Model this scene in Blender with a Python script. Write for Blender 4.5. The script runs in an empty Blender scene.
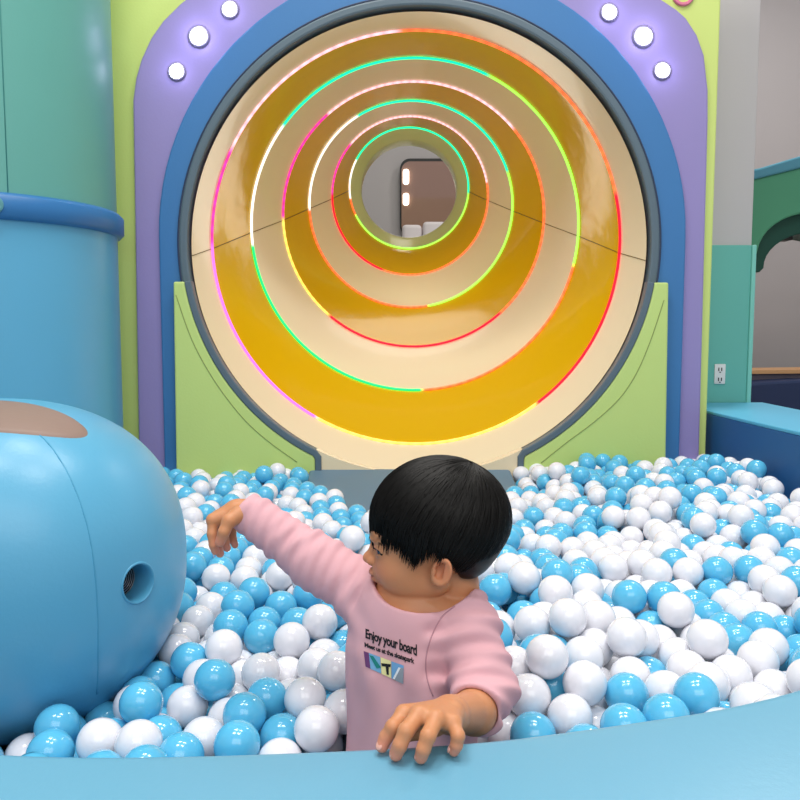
import bpy, bmesh, math, random
import numpy as np
from mathutils import Vector, Matrix
from mathutils.bvhtree import BVHTree

random.seed(11)
rng = np.random.default_rng(7)
SC = bpy.context.scene
COL = SC.collection

# ------------------------------------------------------------------ camera
CZ = 1.10
PITCH = math.radians(5)
cam_d = bpy.data.cameras.new('camera')
cam = bpy.data.objects.new('camera', cam_d)
COL.objects.link(cam)
cam.location = (0, 0, CZ)
cam.rotation_euler = (math.radians(90) - PITCH, 0, 0)
cam_d.sensor_width = 36
cam_d.lens = 36
cam_d.clip_start = 0.02
SC.camera = cam


def ray(px, py):
    u = (px - 400) / 800
    v = (400 - py) / 800
    return u, math.cos(PITCH) + v * math.sin(PITCH), -math.sin(PITCH) + v * math.cos(PITCH)


def P(px, py, Y):
    "survey point: photo pixel at distance Y -> world"
    u, dy, dz = ray(px, py)
    k = Y / dy
    return Vector((u * k, Y, CZ + dz * k))


def PZ(px, py, z):
    u, dy, dz = ray(px, py)
    k = (z - CZ) / dz
    return Vector((u * k, dy * k, z))


# ------------------------------------------------------------------ materials
def lin(c):
    if isinstance(c, str):
        c = [int(c[i:i + 2], 16) / 255 for i in (0, 2, 4)]
    return tuple((x / 12.92 if x <= .04045 else ((x + .055) / 1.055) ** 2.4) for x in c) + (1,)


def mat(name, col, rough=.5, bump=0, bscale=60, emis=0, spec=.5, coat=0, sss=0, metal=0, var=0, attr=None, ior=1.45,
        sssr=(1, .3, .15)):
    m = bpy.data.materials.new(name)
    m.use_nodes = True
    nt = m.node_tree
    b = nt.nodes['Principled BSDF']
    c = lin(col)
    b.inputs['Base Color'].default_value = c
    b.inputs['Roughness'].default_value = rough
    b.inputs['Specular IOR Level'].default_value = spec
    b.inputs['IOR'].default_value = ior
    b.inputs['Coat Weight'].default_value = coat
    b.inputs['Coat Roughness'].default_value = .06
    b.inputs['Metallic'].default_value = metal
    if sss:
        b.inputs['Subsurface Weight'].default_value = sss
        b.inputs['Subsurface Radius'].default_value = sssr
        b.inputs['Subsurface Scale'].default_value = .006
    if emis:
        b.inputs['Emission Color'].default_value = c
        b.inputs['Emission Strength'].default_value = emis
    src = None
    if attr:
        a = nt.nodes.new('ShaderNodeAttribute')
        a.attribute_name = attr
        src = a.outputs['Color']
        nt.links.new(src, b.inputs['Base Color'])
        if emis:
            nt.links.new(src, b.inputs['Emission Color'])
    tc = nt.nodes.new('ShaderNodeTexCoord')
    if var:
        n = nt.nodes.new('ShaderNodeTexNoise')
        n.inputs['Scale'].default_value = 2.5
        n.inputs['Detail'].default_value = 4
        nt.links.new(tc.outputs['Object'], n.inputs['Vector'])
        mx = nt.nodes.new('ShaderNodeMix')
        mx.data_type = 'RGBA'
        mx.blend_type = 'MULTIPLY'
        rmp = nt.nodes.new('ShaderNodeMapRange')
        rmp.inputs['To Min'].default_value = 1 - var
        rmp.inputs['To Max'].default_value = 1 + var * .4
        nt.links.new(n.outputs['Fac'], rmp.inputs['Value'])
        mx.inputs[0].default_value = 1
        if src:
            nt.links.new(src, mx.inputs[6])
        else:
            mx.inputs[6].default_value = c
        cmb = nt.nodes.new('ShaderNodeCombineColor')
        for i in range(3):
            nt.links.new(rmp.outputs[0], cmb.inputs[i])
        nt.links.new(cmb.outputs[0], mx.inputs[7])
        nt.links.new(mx.outputs[2], b.inputs['Base Color'])
    if bump:
        n = nt.nodes.new('ShaderNodeTexNoise')
        n.inputs['Scale'].default_value = bscale
        n.inputs['Detail'].default_value = 3
        nt.links.new(tc.outputs['Object'], n.inputs['Vector'])
        bp = nt.nodes.new('ShaderNodeBump')
        bp.inputs['Strength'].default_value = bump
        bp.inputs['Distance'].default_value = .01
        nt.links.new(n.outputs['Fac'], bp.inputs['Height'])
        nt.links.new(bp.outputs['Normal'], b.inputs['Normal'])
    return m


# ------------------------------------------------------------------ object helpers
def tag(o, label=None, cat=None, group=None, kind=None):
    if label: o['label'] = label
    if cat: o['category'] = cat
    if group: o['group'] = group
    if kind: o['kind'] = kind
    return o


def empty(name, loc=(0, 0, 0)):
    o = bpy.data.objects.new(name, None)
    COL.objects.link(o)
    o.location = loc
    o.empty_display_size = .05
    return o


def link_mesh(name, me, mats=(), parent=None, smooth=None):
    o = bpy.data.objects.new(name, me)
    COL.objects.link(o)
    for m in (mats if isinstance(mats, (list, tuple)) else [mats]):
        me.materials.append(m)
    if smooth is not None:
        me.polygons.foreach_set('use_smooth', [True] * len(me.polygons))
        if smooth < 3:
            md = o.modifiers.new('edges', 'EDGE_SPLIT')
            md.split_angle = smooth
    if parent:
        o.parent = parent
        o.matrix_parent_inverse = Matrix.Translation(parent.location).inverted()
    me.update()
    return o


def pyd(name, v, f, mats=(), parent=None, smooth=None, midx=None):
    me = bpy.data.meshes.new(name)
    me.from_pydata([tuple(a) for a in v], [], [tuple(a) for a in f])
    if midx is not None:
        me.polygons.foreach_set('material_index', midx)
    bm = bmesh.new()
    bm.from_mesh(me)
    bmesh.ops.recalc_face_normals(bm, faces=bm.faces)
    bm.to_mesh(me)
    bm.free()
    return link_mesh(name, me, mats, parent, smooth)


def bevel(o, w, seg=3, ang=35):
    md = o.modifiers.new('bevel', 'BEVEL')
    md.width = w
    md.segments = seg
    md.limit_method = 'ANGLE'
    md.angle_limit = math.radians(ang)
    return o


def box(name, x0, x1, y0, y1, z0, z1, m, parent=None, bev=0, seg=3):
    v = [(x, y, z) for x in (x0, x1) for y in (y0, y1) for z in (z0, z1)]
    f = [(0, 1, 3, 2), (4, 6, 7, 5), (0, 4, 5, 1), (2, 3, 7, 6), (0, 2, 6, 4), (1, 5, 7, 3)]
    o = pyd(name, v, f, m, parent)
    if bev:
        bevel(o, bev, seg)
        for p_ in o.data.polygons: p_.use_smooth = True
    return o


def prism_y(name, pts, y0, y1, m, parent=None, bev=0):
    "polygon given as (x,z) points, extruded from y0 (front) to y1 (back)"
    n = len(pts)
    v = [(x, y0, z) for x, z in pts] + [(x, y1, z) for x, z in pts]
    f = [tuple(range(n)), tuple(range(2 * n - 1, n - 1, -1))]
    f += [(i, (i + 1) % n, n + (i + 1) % n, n + i) for i in range(n)]
    o = pyd(name, v, f, m, parent)
    if bev: bevel(o, bev, 2, 50)
    return o


def tube_geo(pts, r, n=8, closed=False, caps=True):
    pts = [Vector(p_) for p_ in pts]
    N = len(pts)
    rs = r if isinstance(r, (list, tuple)) else [r] * N
    v = []
    f = []
    up = None
    for i in range(N):
        if closed:
            t = pts[(i + 1) % N] - pts[i - 1]
        else:
            t = pts[min(i + 1, N - 1)] - pts[max(i - 1, 0)]
        t.normalize()
        if up is None:
            up = Vector((0, 0, 1)) if abs(t.z) < .9 else Vector((1, 0, 0))
        a = t.cross(up)
        a.normalize()
        b = a.cross(t)
        b.normalize()
        up = b
        for k in range(n):
            th = 2 * math.pi * k / n
            v.append(pts[i] + (a * math.cos(th) + b * math.sin(th)) * rs[i])
    for i in range(N if closed else N - 1):
        j = (i + 1) % N
        for k in range(n):
            f.append((i * n + k, i * n + (k + 1) % n, j * n + (k + 1) % n, j * n + k))
    if not closed and caps:
        f.append(tuple(range(n)))
        f.append(tuple(range(N * n - 1, (N - 1) * n - 1, -1)))
    return v, f


def tube(name, pts, r, m, parent=None, n=8, closed=False):
    v, f = tube_geo(pts, r, n, closed)
    return pyd(name, v, f, m, parent, smooth=3.2)


def spline(pts, k=8):
    "Catmull-Rom"
    pts = [Vector(p_) for p_ in pts]
    out = []
    for i in range(len(pts) - 1):
        p0 = pts[max(i - 1, 0)]; p1 = pts[i]; p2 = pts[i + 1]; p3 = pts[min(i + 2, len(pts) - 1)]
        for s in range(k):
            t = s / k
            out.append(.5 * ((2 * p1) + (p2 - p0) * t + (2 * p0 - 5 * p1 + 4 * p2 - p3) * t * t + (3 * p1 - p0 - 3 * p2 + p3) * t ** 3))
    out.append(pts[-1])
    return out


def lathe_y(name, prof, c, m, parent=None, n=48, d=(0, -1, 0), smooth=.6, midx=None):
    "profile of (radius, forward) revolved about direction d"
    d = Vector(d).normalized()
    a = d.orthogonal().normalized()
    b = d.cross(a)
    v = []; f = []; mi = []
    c = Vector(c)
    for r_, h in prof:
        for k in range(n):
            th = 2 * math.pi * k / n
            v.append(c + d * h + (a * math.cos(th) + b * math.sin(th)) * r_)
    for i in range(len(prof) - 1):
        for k in range(n):
            f.append((i * n + k, i * n + (k + 1) % n, (i + 1) * n + (k + 1) % n, (i + 1) * n + k))
            mi.append(midx[i] if midx else 0)
    return pyd(name, v, f, m, parent, smooth=smooth, midx=mi)


# ------------------------------------------------------------------ signed-distance body modelling
def ell(p, c, r, ax=None):
    q = p - np.array(c)
    if ax is not None:
        q = q @ np.array(ax).T
    r = np.array(r, dtype=float)
    k0 = np.sqrt(((q / r) ** 2).sum(1))
    k1 = np.sqrt(((q / (r * r)) ** 2).sum(1)) + 1e-9
    return k0 * (k0 - 1) / k1


def cap(p, a, b, ra, rb=None):
    rb = ra if rb is None else rb
    a = np.array(a); b = np.array(b)
    ab = b - a
    t = np.clip(((p - a) @ ab) / (ab @ ab), 0, 1)
    return np.sqrt(((p - a - t[:, None] * ab) ** 2).sum(1)) - (ra + (rb - ra) * t)


def smin(a, b, k):
    h = np.clip(.5 + .5 * (b - a) / k, 0, 1)
    return b * (1 - h) + a * h - k * h * (1 - h)


def smax(a, b, k):
    return -smin(-a, -b, k)


def chain(p, pts, rs, k=.004):
    d = None
    for i in range(len(pts) - 1):
        e = cap(p, pts[i], pts[i + 1], rs[i], rs[i + 1])
        d = e if d is None else smin(d, e, k)
    return d


def near(p, c, R, fn, d):
    "add fn to d with union only inside a bounding ball"
    m = ((p - np.array(c)) ** 2).sum(1) < R * R
    if m.any():
        d[m] = fn(p[m], d[m])
    return d


def surface(f, lo, hi, h, colour=None, B=12):
    lo = np.array(lo, float); hi = np.array(hi, float)
    nb = np.ceil((hi - lo) / (h * B)).astype(int)
    n = nb * B
    D = np.empty(n, np.float32)
    ii = np.stack(np.meshgrid(*[np.arange(k) for k in nb], indexing='ij'), -1).reshape(-1, 3)
    cen = lo + (ii * B + (B - 1) / 2) * h
    dc = f(cen)
    rad = h * B * .5 * 1.75 + .006
    act = np.abs(dc) < rad * 1.35
    for (i, j, k), d0 in zip(ii[~act], dc[~act]):
        D[i * B:(i + 1) * B, j * B:(j + 1) * B, k * B:(k + 1) * B] = d0
    g = np.stack(np.meshgrid(*[np.arange(B)] * 3, indexing='ij'), -1).reshape(-1, 3)
    A = ii[act]
    step = 80
    for s in range(0, len(A), step):
        a = A[s:s + step]
        idx = (a[:, None, :] * B + g[None]).reshape(-1, 3)
        d = f(lo + idx * h)
        D[idx[:, 0], idx[:, 1], idx[:, 2]] = d
    S = D < 0
    cnt = np.zeros(n - 1, np.int8)
    for a in (0, 1):
        for b in (0, 1):
            for c in (0, 1):
                cnt += S[a:n[0] - 1 + a, b:n[1] - 1 + b, c:n[2] - 1 + c]
    cells = np.argwhere((cnt > 0) & (cnt < 8))
    vid = np.full(n - 1, -1, np.int32)
    vid[cells[:, 0], cells[:, 1], cells[:, 2]] = np.arange(len(cells))
    acc = np.zeros((len(cells), 3)); w = np.zeros(len(cells))
    corners = [(a, b, c) for a in (0, 1) for b in (0, 1) for c in (0, 1)]
    for c0 in corners:
        for ax in range(3):
            if c0[ax] == 0:
                c1 = list(c0); c1[ax] = 1
                d0 = D[cells[:, 0] + c0[0], cells[:, 1] + c0[1], cells[:, 2] + c0[2]]
                d1 = D[cells[:, 0] + c1[0], cells[:, 1] + c1[1], cells[:, 2] + c1[2]]
                m = (d0 < 0) != (d1 < 0)
                t = np.where(m, d0 / np.where(m, d0 - d1, 1), 0)
                pt = np.array(c0)[None] + t[:, None] * (np.array(c1) - np.array(c0))[None]
                acc += pt * m[:, None]; w += m
    V = lo + (cells + acc / w[:, None]) * h
    F = []
    for ax in range(3):
        sl0 = [slice(0, n[k]) for k in range(3)]; sl1 = list(sl0)
        sl0[ax] = slice(0, n[ax] - 1); sl1[ax] = slice(1, n[ax])
        e = S[tuple(sl0)] != S[tuple(sl1)]
        E = np.argwhere(e)
        u, v_ = [k for k in range(3) if k != ax]
        E = E[(E[:, u] > 0) & (E[:, v_] > 0) & (E[:, u] < n[u] - 1) & (E[:, v_] < n[v_] - 1)]
        q = []
        for du, dv in ((0, 0), (1, 0), (1, 1), (0, 1)):
            c = E.copy(); c[:, u] -= du; c[:, v_] -= dv
            q.append(vid[c[:, 0], c[:, 1], c[:, 2]])
        q = np.stack(q, 1)
        ins = S[E[:, 0], E[:, 1], E[:, 2]]
        flip = ins if ax != 1 else ~ins
        q[~flip] = q[~flip][:, ::-1]
        F.append(q)
    F = np.concatenate(F)
    F = F[(F >= 0).all(1)]
    return V, F[:, ::-1] if False else F


def np_mesh(name, V, F, mats, parent=None, cols=None, relax=2):
    me = bpy.data.meshes.new(name)
    me.vertices.add(len(V)); me.vertices.foreach_set('co', V.astype(np.float32).ravel())
    me.loops.add(F.size); me.loops.foreach_set('vertex_index', F.astype(np.int32).ravel())
    me.polygons.add(len(F))
    me.polygons.foreach_set('loop_start', np.arange(0, F.size, 4, dtype=np.int32))
    me.polygons.foreach_set('loop_total', np.full(len(F), 4, np.int32))
    me.update(calc_edges=True)
    me.validate()
    if cols is not None:
        a = me.color_attributes.new('tint', 'FLOAT_COLOR', 'POINT')
        a.data.foreach_set('color', cols.astype(np.float32).ravel())
    me.polygons.foreach_set('use_smooth', np.ones(len(me.polygons), bool))
    o = link_mesh(name, me, mats, parent)
    if relax:
        md = o.modifiers.new('relax', 'SMOOTH'); md.factor = .5; md.iterations = relax
    return o


def outward(V, F):
    "signed volume test, flips if inside out"
    a, b, c = V[F[:, 0]], V[F[:, 1]], V[F[:, 2]]
    vol = (a * np.cross(b, c)).sum() + (a * np.cross(c, V[F[:, 3]])).sum()
    return F if vol > 0 else F[:, ::-1]

#%%ROOM
# ------------------------------------------------------------------ colours
M = {}
M['lime'] = mat('lime_vinyl', 'CBDD80', .42, bump=.05, bscale=120, var=.05)
M['pad'] = mat('lime_pad_vinyl', 'C3DA82', .42, bump=.05, bscale=120, var=.05)
M['purple'] = mat('lilac_vinyl', '9388BE', .42, bump=.04, bscale=120, var=.05)
M['blue'] = mat('mid_blue_vinyl', '3C77B0', .42, bump=.04, bscale=120, var=.06)
M['grey'] = mat('slate_vinyl', '586A76', .45, bump=.04, bscale=120)
M['cream'] = mat('cream_plastic', 'EAD9B8', .2, coat=.3, var=.03)
M['yellow'] = mat('yellow_plastic', 'D9AB04', .17, coat=.3, bump=.30, bscale=8)
M['lip'] = mat('lip_plastic', 'D3D69C', .2, coat=.5)
M['seam'] = mat('dark_seam', '6A5320', .6)
M['stitch'] = mat('stitch', '8A9A58', .7)
M['sky'] = mat('sky_vinyl', '5CA9CE', .33, bump=.03, bscale=150, var=.04)
M['rim'] = mat('rim_vinyl', '6AA7C4', .38, bump=.03, bscale=150, var=.03)
M['teal'] = mat('teal_vinyl', '62A59C', .38, bump=.03, bscale=150, var=.05)
M['teal_panel'] = mat('teal_panel', '66B7AE', .45, var=.04)
M['belt'] = mat('belt_vinyl', '2F72AE', .4, bump=.03, bscale=100)
M['brown'] = mat('taupe_vinyl', '8E776D', .5, bump=.04, bscale=140)
M['navy'] = mat('navy_vinyl', '255C96', .5, var=.05)
M['darknavy'] = mat('dark_navy_vinyl', '22345C', .5)
M['wall'] = mat('wall_paint', 'B5B1B2', .8, var=.03)
M['wall2'] = mat('lilac_wall_paint', '9A96A2', .8, var=.03)
M['white_wall'] = mat('white_paint', 'C6C3C6', .7, var=.03)
M['floor'] = mat('floor_vinyl', 'B8B4AE', .6, var=.05)
M['matt'] = mat('slate_mat', '5F7D93', .5, bump=.03, bscale=120)
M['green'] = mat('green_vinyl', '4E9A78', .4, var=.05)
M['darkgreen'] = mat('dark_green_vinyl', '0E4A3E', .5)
M['black'] = mat('black_plastic', '101012', .4)
M['steel'] = mat('coil_steel', '9A9CA0', .3, metal=.9)
M['wood'] = mat('wood_trim', 'D8A878', .5)
M['plate'] = mat('socket_plastic', 'E4E4E6', .35)
M['lamp'] = mat('lamp_glow', 'F2F2FF', .4, emis=7)
M['bezel'] = mat('lamp_bezel', '9794A8', .3, metal=.5)
M['led'] = mat('led_glow', 'FFFFFF', .4, emis=1.35, attr='tint')
M['pink'] = mat('pink_vinyl', 'D77A96', .4)

# ------------------------------------------------------------------ shell
W0 = 2.90
struct = lambda o: tag(o, kind='structure')
struct(box('floor', -3.2, 3.6, -1.6, 7.2, -.1, 0, M['floor']))
struct(box('ceiling', -3.2, 3.6, .2, 7.2, 4.4, 4.5, M['white_wall']))
struct(box('wall_back', -3.2, 3.6, 6.6, 6.7, 0, 4.4, M['wall']))
struct(box('wall_left', -3.3, -3.2, -1.6, 6.7, 0, 4.4, M['white_wall']))
struct(box('wall_right', 3.6, 3.7, -1.6, 6.7, 0, 4.4, M['white_wall']))

# ------------------------------------------------------------------ back play wall with the funnel mouth
def circ(cx, cy, rp, Y):
    "round ring at distance Y whose outline was surveyed as centre cx, cy and radius rp"
    zt, zb = P(cx, cy - rp, Y).z, P(cx, cy + rp, Y).z
    k = P(cx + rp, cy, Y).x - P(cx, cy, Y).x
    return P(cx, cy, Y).x, (zt + zb) / 2, ((zt - zb) / 2 + k) / 2


CX, CZc, RO = circ(419, 242, 229, W0)


def outline_layer(name, poly, rin, yf, yb, m, parent, n=220, bev=.006):
    "ring between an outline (x,z) and a round hole"
    pts = [(x - CX, z - CZc) for x, z in poly]
    ang = {round(2 * math.pi * k / n - math.pi, 5) for k in range(n)}
    ang |= {round(math.atan2(z, x), 5) for x, z in pts}
    ang = sorted(ang)
    clean = [ang[0]]
    for a in ang[1:]:
        if a - clean[-1] > .004: clean.append(a)
    out = []
    for a in clean:
        dx, dz = math.cos(a), math.sin(a)
        best = 0
        for i in range(len(pts)):
            x1, z1 = pts[i]; x2, z2 = pts[(i + 1) % len(pts)]
            ex, ez = x2 - x1, z2 - z1
            den = dx * ez - dz * ex
            if abs(den) < 1e-9: continue
            t = (x1 * ez - z1 * ex) / den
            s = (x1 * dz - z1 * dx) / den
            if t > 0 and -1e-4 <= s <= 1 + 1e-4: best = max(best, t)
        out.append(best)
    N = len(clean)
    v = []
    for a, r_ in zip(clean, out): v.append((CX + r_ * math.cos(a), yf, CZc + r_ * math.sin(a)))
    for a in clean: v.append((CX + rin * math.cos(a), yf, CZc + rin * math.sin(a)))
    v += [(x, yb, z) for x, y, z in v]
    f = []
    for i in range(N):
        j = (i + 1) % N
        f += [(i, j, N + j, N + i), (2 * N + i, 2 * N + j, 3 * N + j, 3 * N + i), (i, j, 2 * N + j, 2 * N + i), (N + i, N + j, 3 * N + j, 3 * N + i)]
    o = pyd(name, v, f, m, parent)
    if bev: bevel(o, bev, 2, 50)
    return o


def wp(px, py, Y=W0):
    q = P(px, py, Y)
    return q.x, q.z


play = empty('play_wall', (CX, W0, 0))
tag(play, 'lime play wall with lilac and blue arches around the big round slide mouth', 'play wall')
xl, xr = wp(95, 0)[0], wp(721, 0)[0]
outline_layer('lime_backing', [(xl, .05), (xr, .05), (xr, 2.72), (xl, 2.72)], RO + .005, W0, W0 + .14, M['lime'], play)
pur = [(141, 700), (139, 460), (133, 100), (136, 78), (141, 60), (151, 38), (163, 21), (180, 4), (205, -16), (240, -36), (290, -52), (420, -66), (560, -52),
       (610, -36), (645, -14), (662, 0), (676, 9), (686, 18), (697, 35), (704, 55), (708, 90), (708, 120), (699, 460), (695, 700)]
outline_layer('lilac_arch', [wp(a, b, W0 - .02) for a, b in pur], RO + .004, W0 - .022, W0, M['purple'], play)
blue_x, blue_z, RB = circ(422, 231, 262, W0)
cb = Vector((blue_x, W0, blue_z))
bl = [(cb.x - RB, .05)] + [(cb.x - RB * math.cos(math.pi * k / 48), cb.z + RB * math.sin(math.pi * k / 48)) for k in range(49)] + [(cb.x + RB, .05)]
bl = [(x * 1.0, z) for x, z in bl]
outline_layer('blue_arch', bl, RO + .003, W0 - .042, W0 - .021, M['blue'], play)
n = 200
outline_layer('slate_ring', [(CX + (RO + .032) * math.cos(2 * math.pi * k / n), CZc + (RO + .032) * math.sin(2 * math.pi * k / n)) for k in range(n)],
              RO, W0 - .056, W0 + .02, M['grey'], play, bev=.008)
tube('welt', [(CX + (RO + .033) * math.cos(2 * math.pi * k / 160), W0 - .052, CZc + (RO + .033) * math.sin(2 * math.pi * k / 160)) for k in range(160)],
     .0035, mat('dark_welt', '2C3A55', .5), play, 6, closed=True)

# lower corner pads of the play wall
def pad(side):
    t = empty('corner_pad', (CX + side * .7, W0 - .1, .3))
    if side < 0:
        px = [(173, 277), (188, 277)]
        a0, a1 = 188.7, 243
        end = [(315, 452), (315, 500)]
        base = [(176, 500)]
    else:
        px = [(669, 279), (657, 279)]
        a0, a1 = -8.9, -63
        end = [(524, 452), (524, 500)]
        base = [(666, 500)]
    yf = W0 - .085
    R2 = RO + .016
    arc = []
    for k in range(31):
        a = math.radians(a0 + (a1 - a0) * k / 30)
        arc.append((CX + R2 * math.cos(a), CZc + R2 * math.sin(a)))
    ex = wp(315 if side < 0 else 524, 452, yf)[0]
    arc = [q for q in arc if (q[0] < ex if side < 0 else q[0] > ex)]
    arc.append((ex, arc[-1][1] - .012))
    ox, oz = wp(*px[0], yf)
    bx = wp(*base[0], yf)[0]
    poly = [(ox, arc[0][1])] + arc + [(ex, .3), (bx, .3)]
    prism_y('pad_face', poly, yf, W0 - .057, M['pad'], t, .006)
    # slate edging along the mouth
    edge = arc + [(ex, .34)]
    v = []; f = []
    cx0, cz0 = CX, CZc
    for i, (x, z) in enumerate(edge):
        if i < len(arc) - 1:
            dx, dz = (cx0 - x), (cz0 - z)
        else:
            dx, dz = (1 if side < 0 else -1), (.45 if i == len(arc) - 1 else 0)
        l = math.hypot(dx, dz); dx /= l; dz /= l
        w_ = .024
        for (ax, ay) in ((0, 0), (w_, 0), (w_, 1), (0, 1)):
            v.append((x + dx * ax, yf - .003 if ay == 0 else W0 - .045, z + dz * ax))
    for i in range(len(edge) - 1):
        for k in range(4):
            f.append((i * 4 + k, i * 4 + (k + 1) % 4, i * 4 + 4 + (k + 1) % 4, i * 4 + 4 + k))
    f += [(0, 1, 2, 3), (len(v) - 4, len(v) - 1, len(v) - 2, len(v) - 3)]
    bevel(pyd('slate_edging', v, f, M['grey'], t), .004, 2, 50)
    if side < 0:
        st = [(176, 295), (192, 340), (214, 380), (242, 417), (268, 441), (297, 462)]
    else:
        st = [(664, 300), (650, 342), (636, 374), (619, 399), (594, 422), (566, 443), (541, 463)]
    tube('stitching', spline([P(a, b, yf - .0005) for a, b in st], 6), .0016, M['stitch'], t, 6)
    return t


tag(pad(-1), 'lime corner pad with slate edging, left of the round slide mouth', 'pad', 'corner pads under the slide mouth')
tag(pad(1), 'lime corner pad with slate edging, right of the round slide mouth', 'pad', 'corner pads under the slide mouth')

# cream sill that fills the foot of the mouth between the pads
sx0, sx1 = wp(316, 452, W0 - .085)[0], wp(523, 452, W0 - .085)[0]
pts_ = [(sx0, .40)] + [(x_, CZc - math.sqrt((RO - .008) ** 2 - (x_ - CX) ** 2)) for x_ in [sx0 + (sx1 - sx0) * k / 24 for k in range(25)]] + [(sx1, .40)]
prism_y('mouth_sill', pts_, W0 - .078, W0 - .03, M['cream'], play)

# round lamps
spots = [(230, 10, 8, 'small round lamp on the lilac arch, highest of the left three'),
         (199, 37, 9.5, 'bright larger round lamp on the lilac arch, middle of the left three'),
         (177, 72, 8, 'small round lamp on the lilac arch, lowest of the left three'),
         (609, 13, 8, 'small round lamp on the lilac arch, highest of the right three'),
         (643, 37, 9.5, 'bright larger round lamp on the lilac arch, middle of the right three'),
         (662, 71, 8, 'small round lamp on the lilac arch, lowest of the right three')]
for x, y, r_, lab in spots:
    yy = W0 - .022
    c = P(x, y, yy)
    r_ = r_ * yy / 800
    t = empty('round_lamp', c)
    tag(t, lab, 'lamp', 'round lamps on the lilac arch')
    lathe_y('bezel', [(r_ * .86, .002), (r_ * .88, .009), (r_ * 1.02, .008), (r_ * 1.1, .004), (r_ * 1.12, 0), (r_ * .5, -.002)], c, M['bezel'], t, 32)
    lathe_y('lamp_lens', [(.0001, .012), (r_ * .4, .011), (r_ * .7, .009), (r_ * .88, .005)], c, M['lamp'], t, 32, smooth=3.2)
    ld = bpy.data.lights.new('lamp_light', 'POINT')
    ld.energy = .34 if r_ > .03 else .16
    ld.color = (.62, .58, 1)
    ld.shadow_soft_size = .012
    lo = bpy.data.objects.new('lamp_light', ld)
    COL.objects.link(lo)
    lo.location = c + Vector((0, -.045, 0))
    lo.parent = t; lo.matrix_parent_inverse = Matrix.Translation(c).inverted()

c = P(683, -5, W0)
t = empty('round_badge', c)
tag(t, 'pink rimmed round badge at the top right of the lime wall', 'badge')
lathe_y('badge_ring', [(.026, .006), (.028, .01), (.036, .01), (.039, .006), (.039, 0)], c, M['pink'], t, 40)
lathe_y('badge_face', [(.0001, .006), (.027, .006)], c, M['lime'], t, 40)

# ------------------------------------------------------------------ funnel slide
def yr(rp): return 1.924 / (.3773 + rp / 800) - .03


keys = [(419, 242, 229, W0 - .03), (416, 237, 206, yr(206)), (415, 224, 165.5, yr(165.5)), (413.5, 214, 132, yr(132)), (411, 204, 103, yr(103)),
        (410, 195.5, 79, yr(79)), (409, 188, 60.5, yr(60.5)), (409, 188.5, 49, yr(60.5) + .10)]
rings = []
for x, y, rp, Y in keys:
    qx, qz, qr = circ(x, y, rp, Y)
    rings.append((qx, Y, qz, qr))
NA = 160
sub = 5
prof = []; band = []
for i in range(len(rings) - 1):
    a, b = rings[i], rings[i + 1]
    for s in range(sub):
        tt = s / sub
        prof.append(tuple(a[k] + (b[k] - a[k]) * tt for k in range(4)))
        band.append([0, 1, 0, 1, 0, 1, 2][i])
prof.append(rings[-1])
l = rings[-1]
prof.append((l[0], l[1] + .012, l[2], l[3] * .985)); band.append(2)
prof.append((l[0], l[1] + .16, l[2], l[3] * 1.0)); band.append(2)
# outer skin of the funnel so it is a real shell
for i in (7, 5, 3, 1, 0):
    r = rings[i]
    prof.append((r[0], r[1] + (.16 if i == 7 else .03), r[2], r[3] + .02)); band.append(0)
v = []; f = []; mi = []
for (x, Y, z, r) in prof:
    for k in range(NA):
        a = 2 * math.pi * k / NA
        v.append((x + r * math.cos(a), Y, z + r * math.sin(a)))
for i in range(len(prof) - 1):
    for k in range(NA):
        f.append((i * NA + k, i * NA + (k + 1) % NA, (i + 1) * NA + (k + 1) % NA, (i + 1) * NA + k))
        mi.append(band[i])
slide = empty('tunnel_slide', (CX, W0, 0))
tag(slide, 'large round funnel slide striped cream and yellow with glowing light rings', 'slide')
pyd('funnel_shell', v, f, [M['cream'], M['yellow'], M['lip']], slide, smooth=.9, midx=mi)
# light strips: (pixel on ring, colour after going clockwise from that point)
mg = (1, .03, .33); lp = (1, .55, .62); orr = (1, .16, .04); rd = (1, .0, .02); yw = (1, .72, .12); tl = (.0, 1, .42)
yg = (.32, 1, .08); gn = (0, .95, .16); wh = (.9, .9, .85); pk = (1, .12, .55)
led = [
    [((315, 415), pk), ((213, 238), mg), ((235, 145), lp), ((400, 33), orr), ((618, 190), rd), ((538, 400), yw)],
    [((280, 125), tl), ((490, 75), yg), ((578, 265), orr), ((423, 391), gn), ((300, 345), gn), ((252, 240), wh)],
    [((283, 215), mg), ((325, 112), lp), ((515, 128), orr), ((505, 312), rd), ((325, 318), yw)],
    [((355, 115), tl), ((512, 170), yg), ((428, 309), orr), ((309, 208), wh)],
    [((331, 195), mg), ((348, 142), lp), ((490, 182), orr), ((380, 273), rd)],
    [((357, 160), tl), ((470, 192), yg), ((354, 214), orr), ((350, 198), wh)],
]
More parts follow.
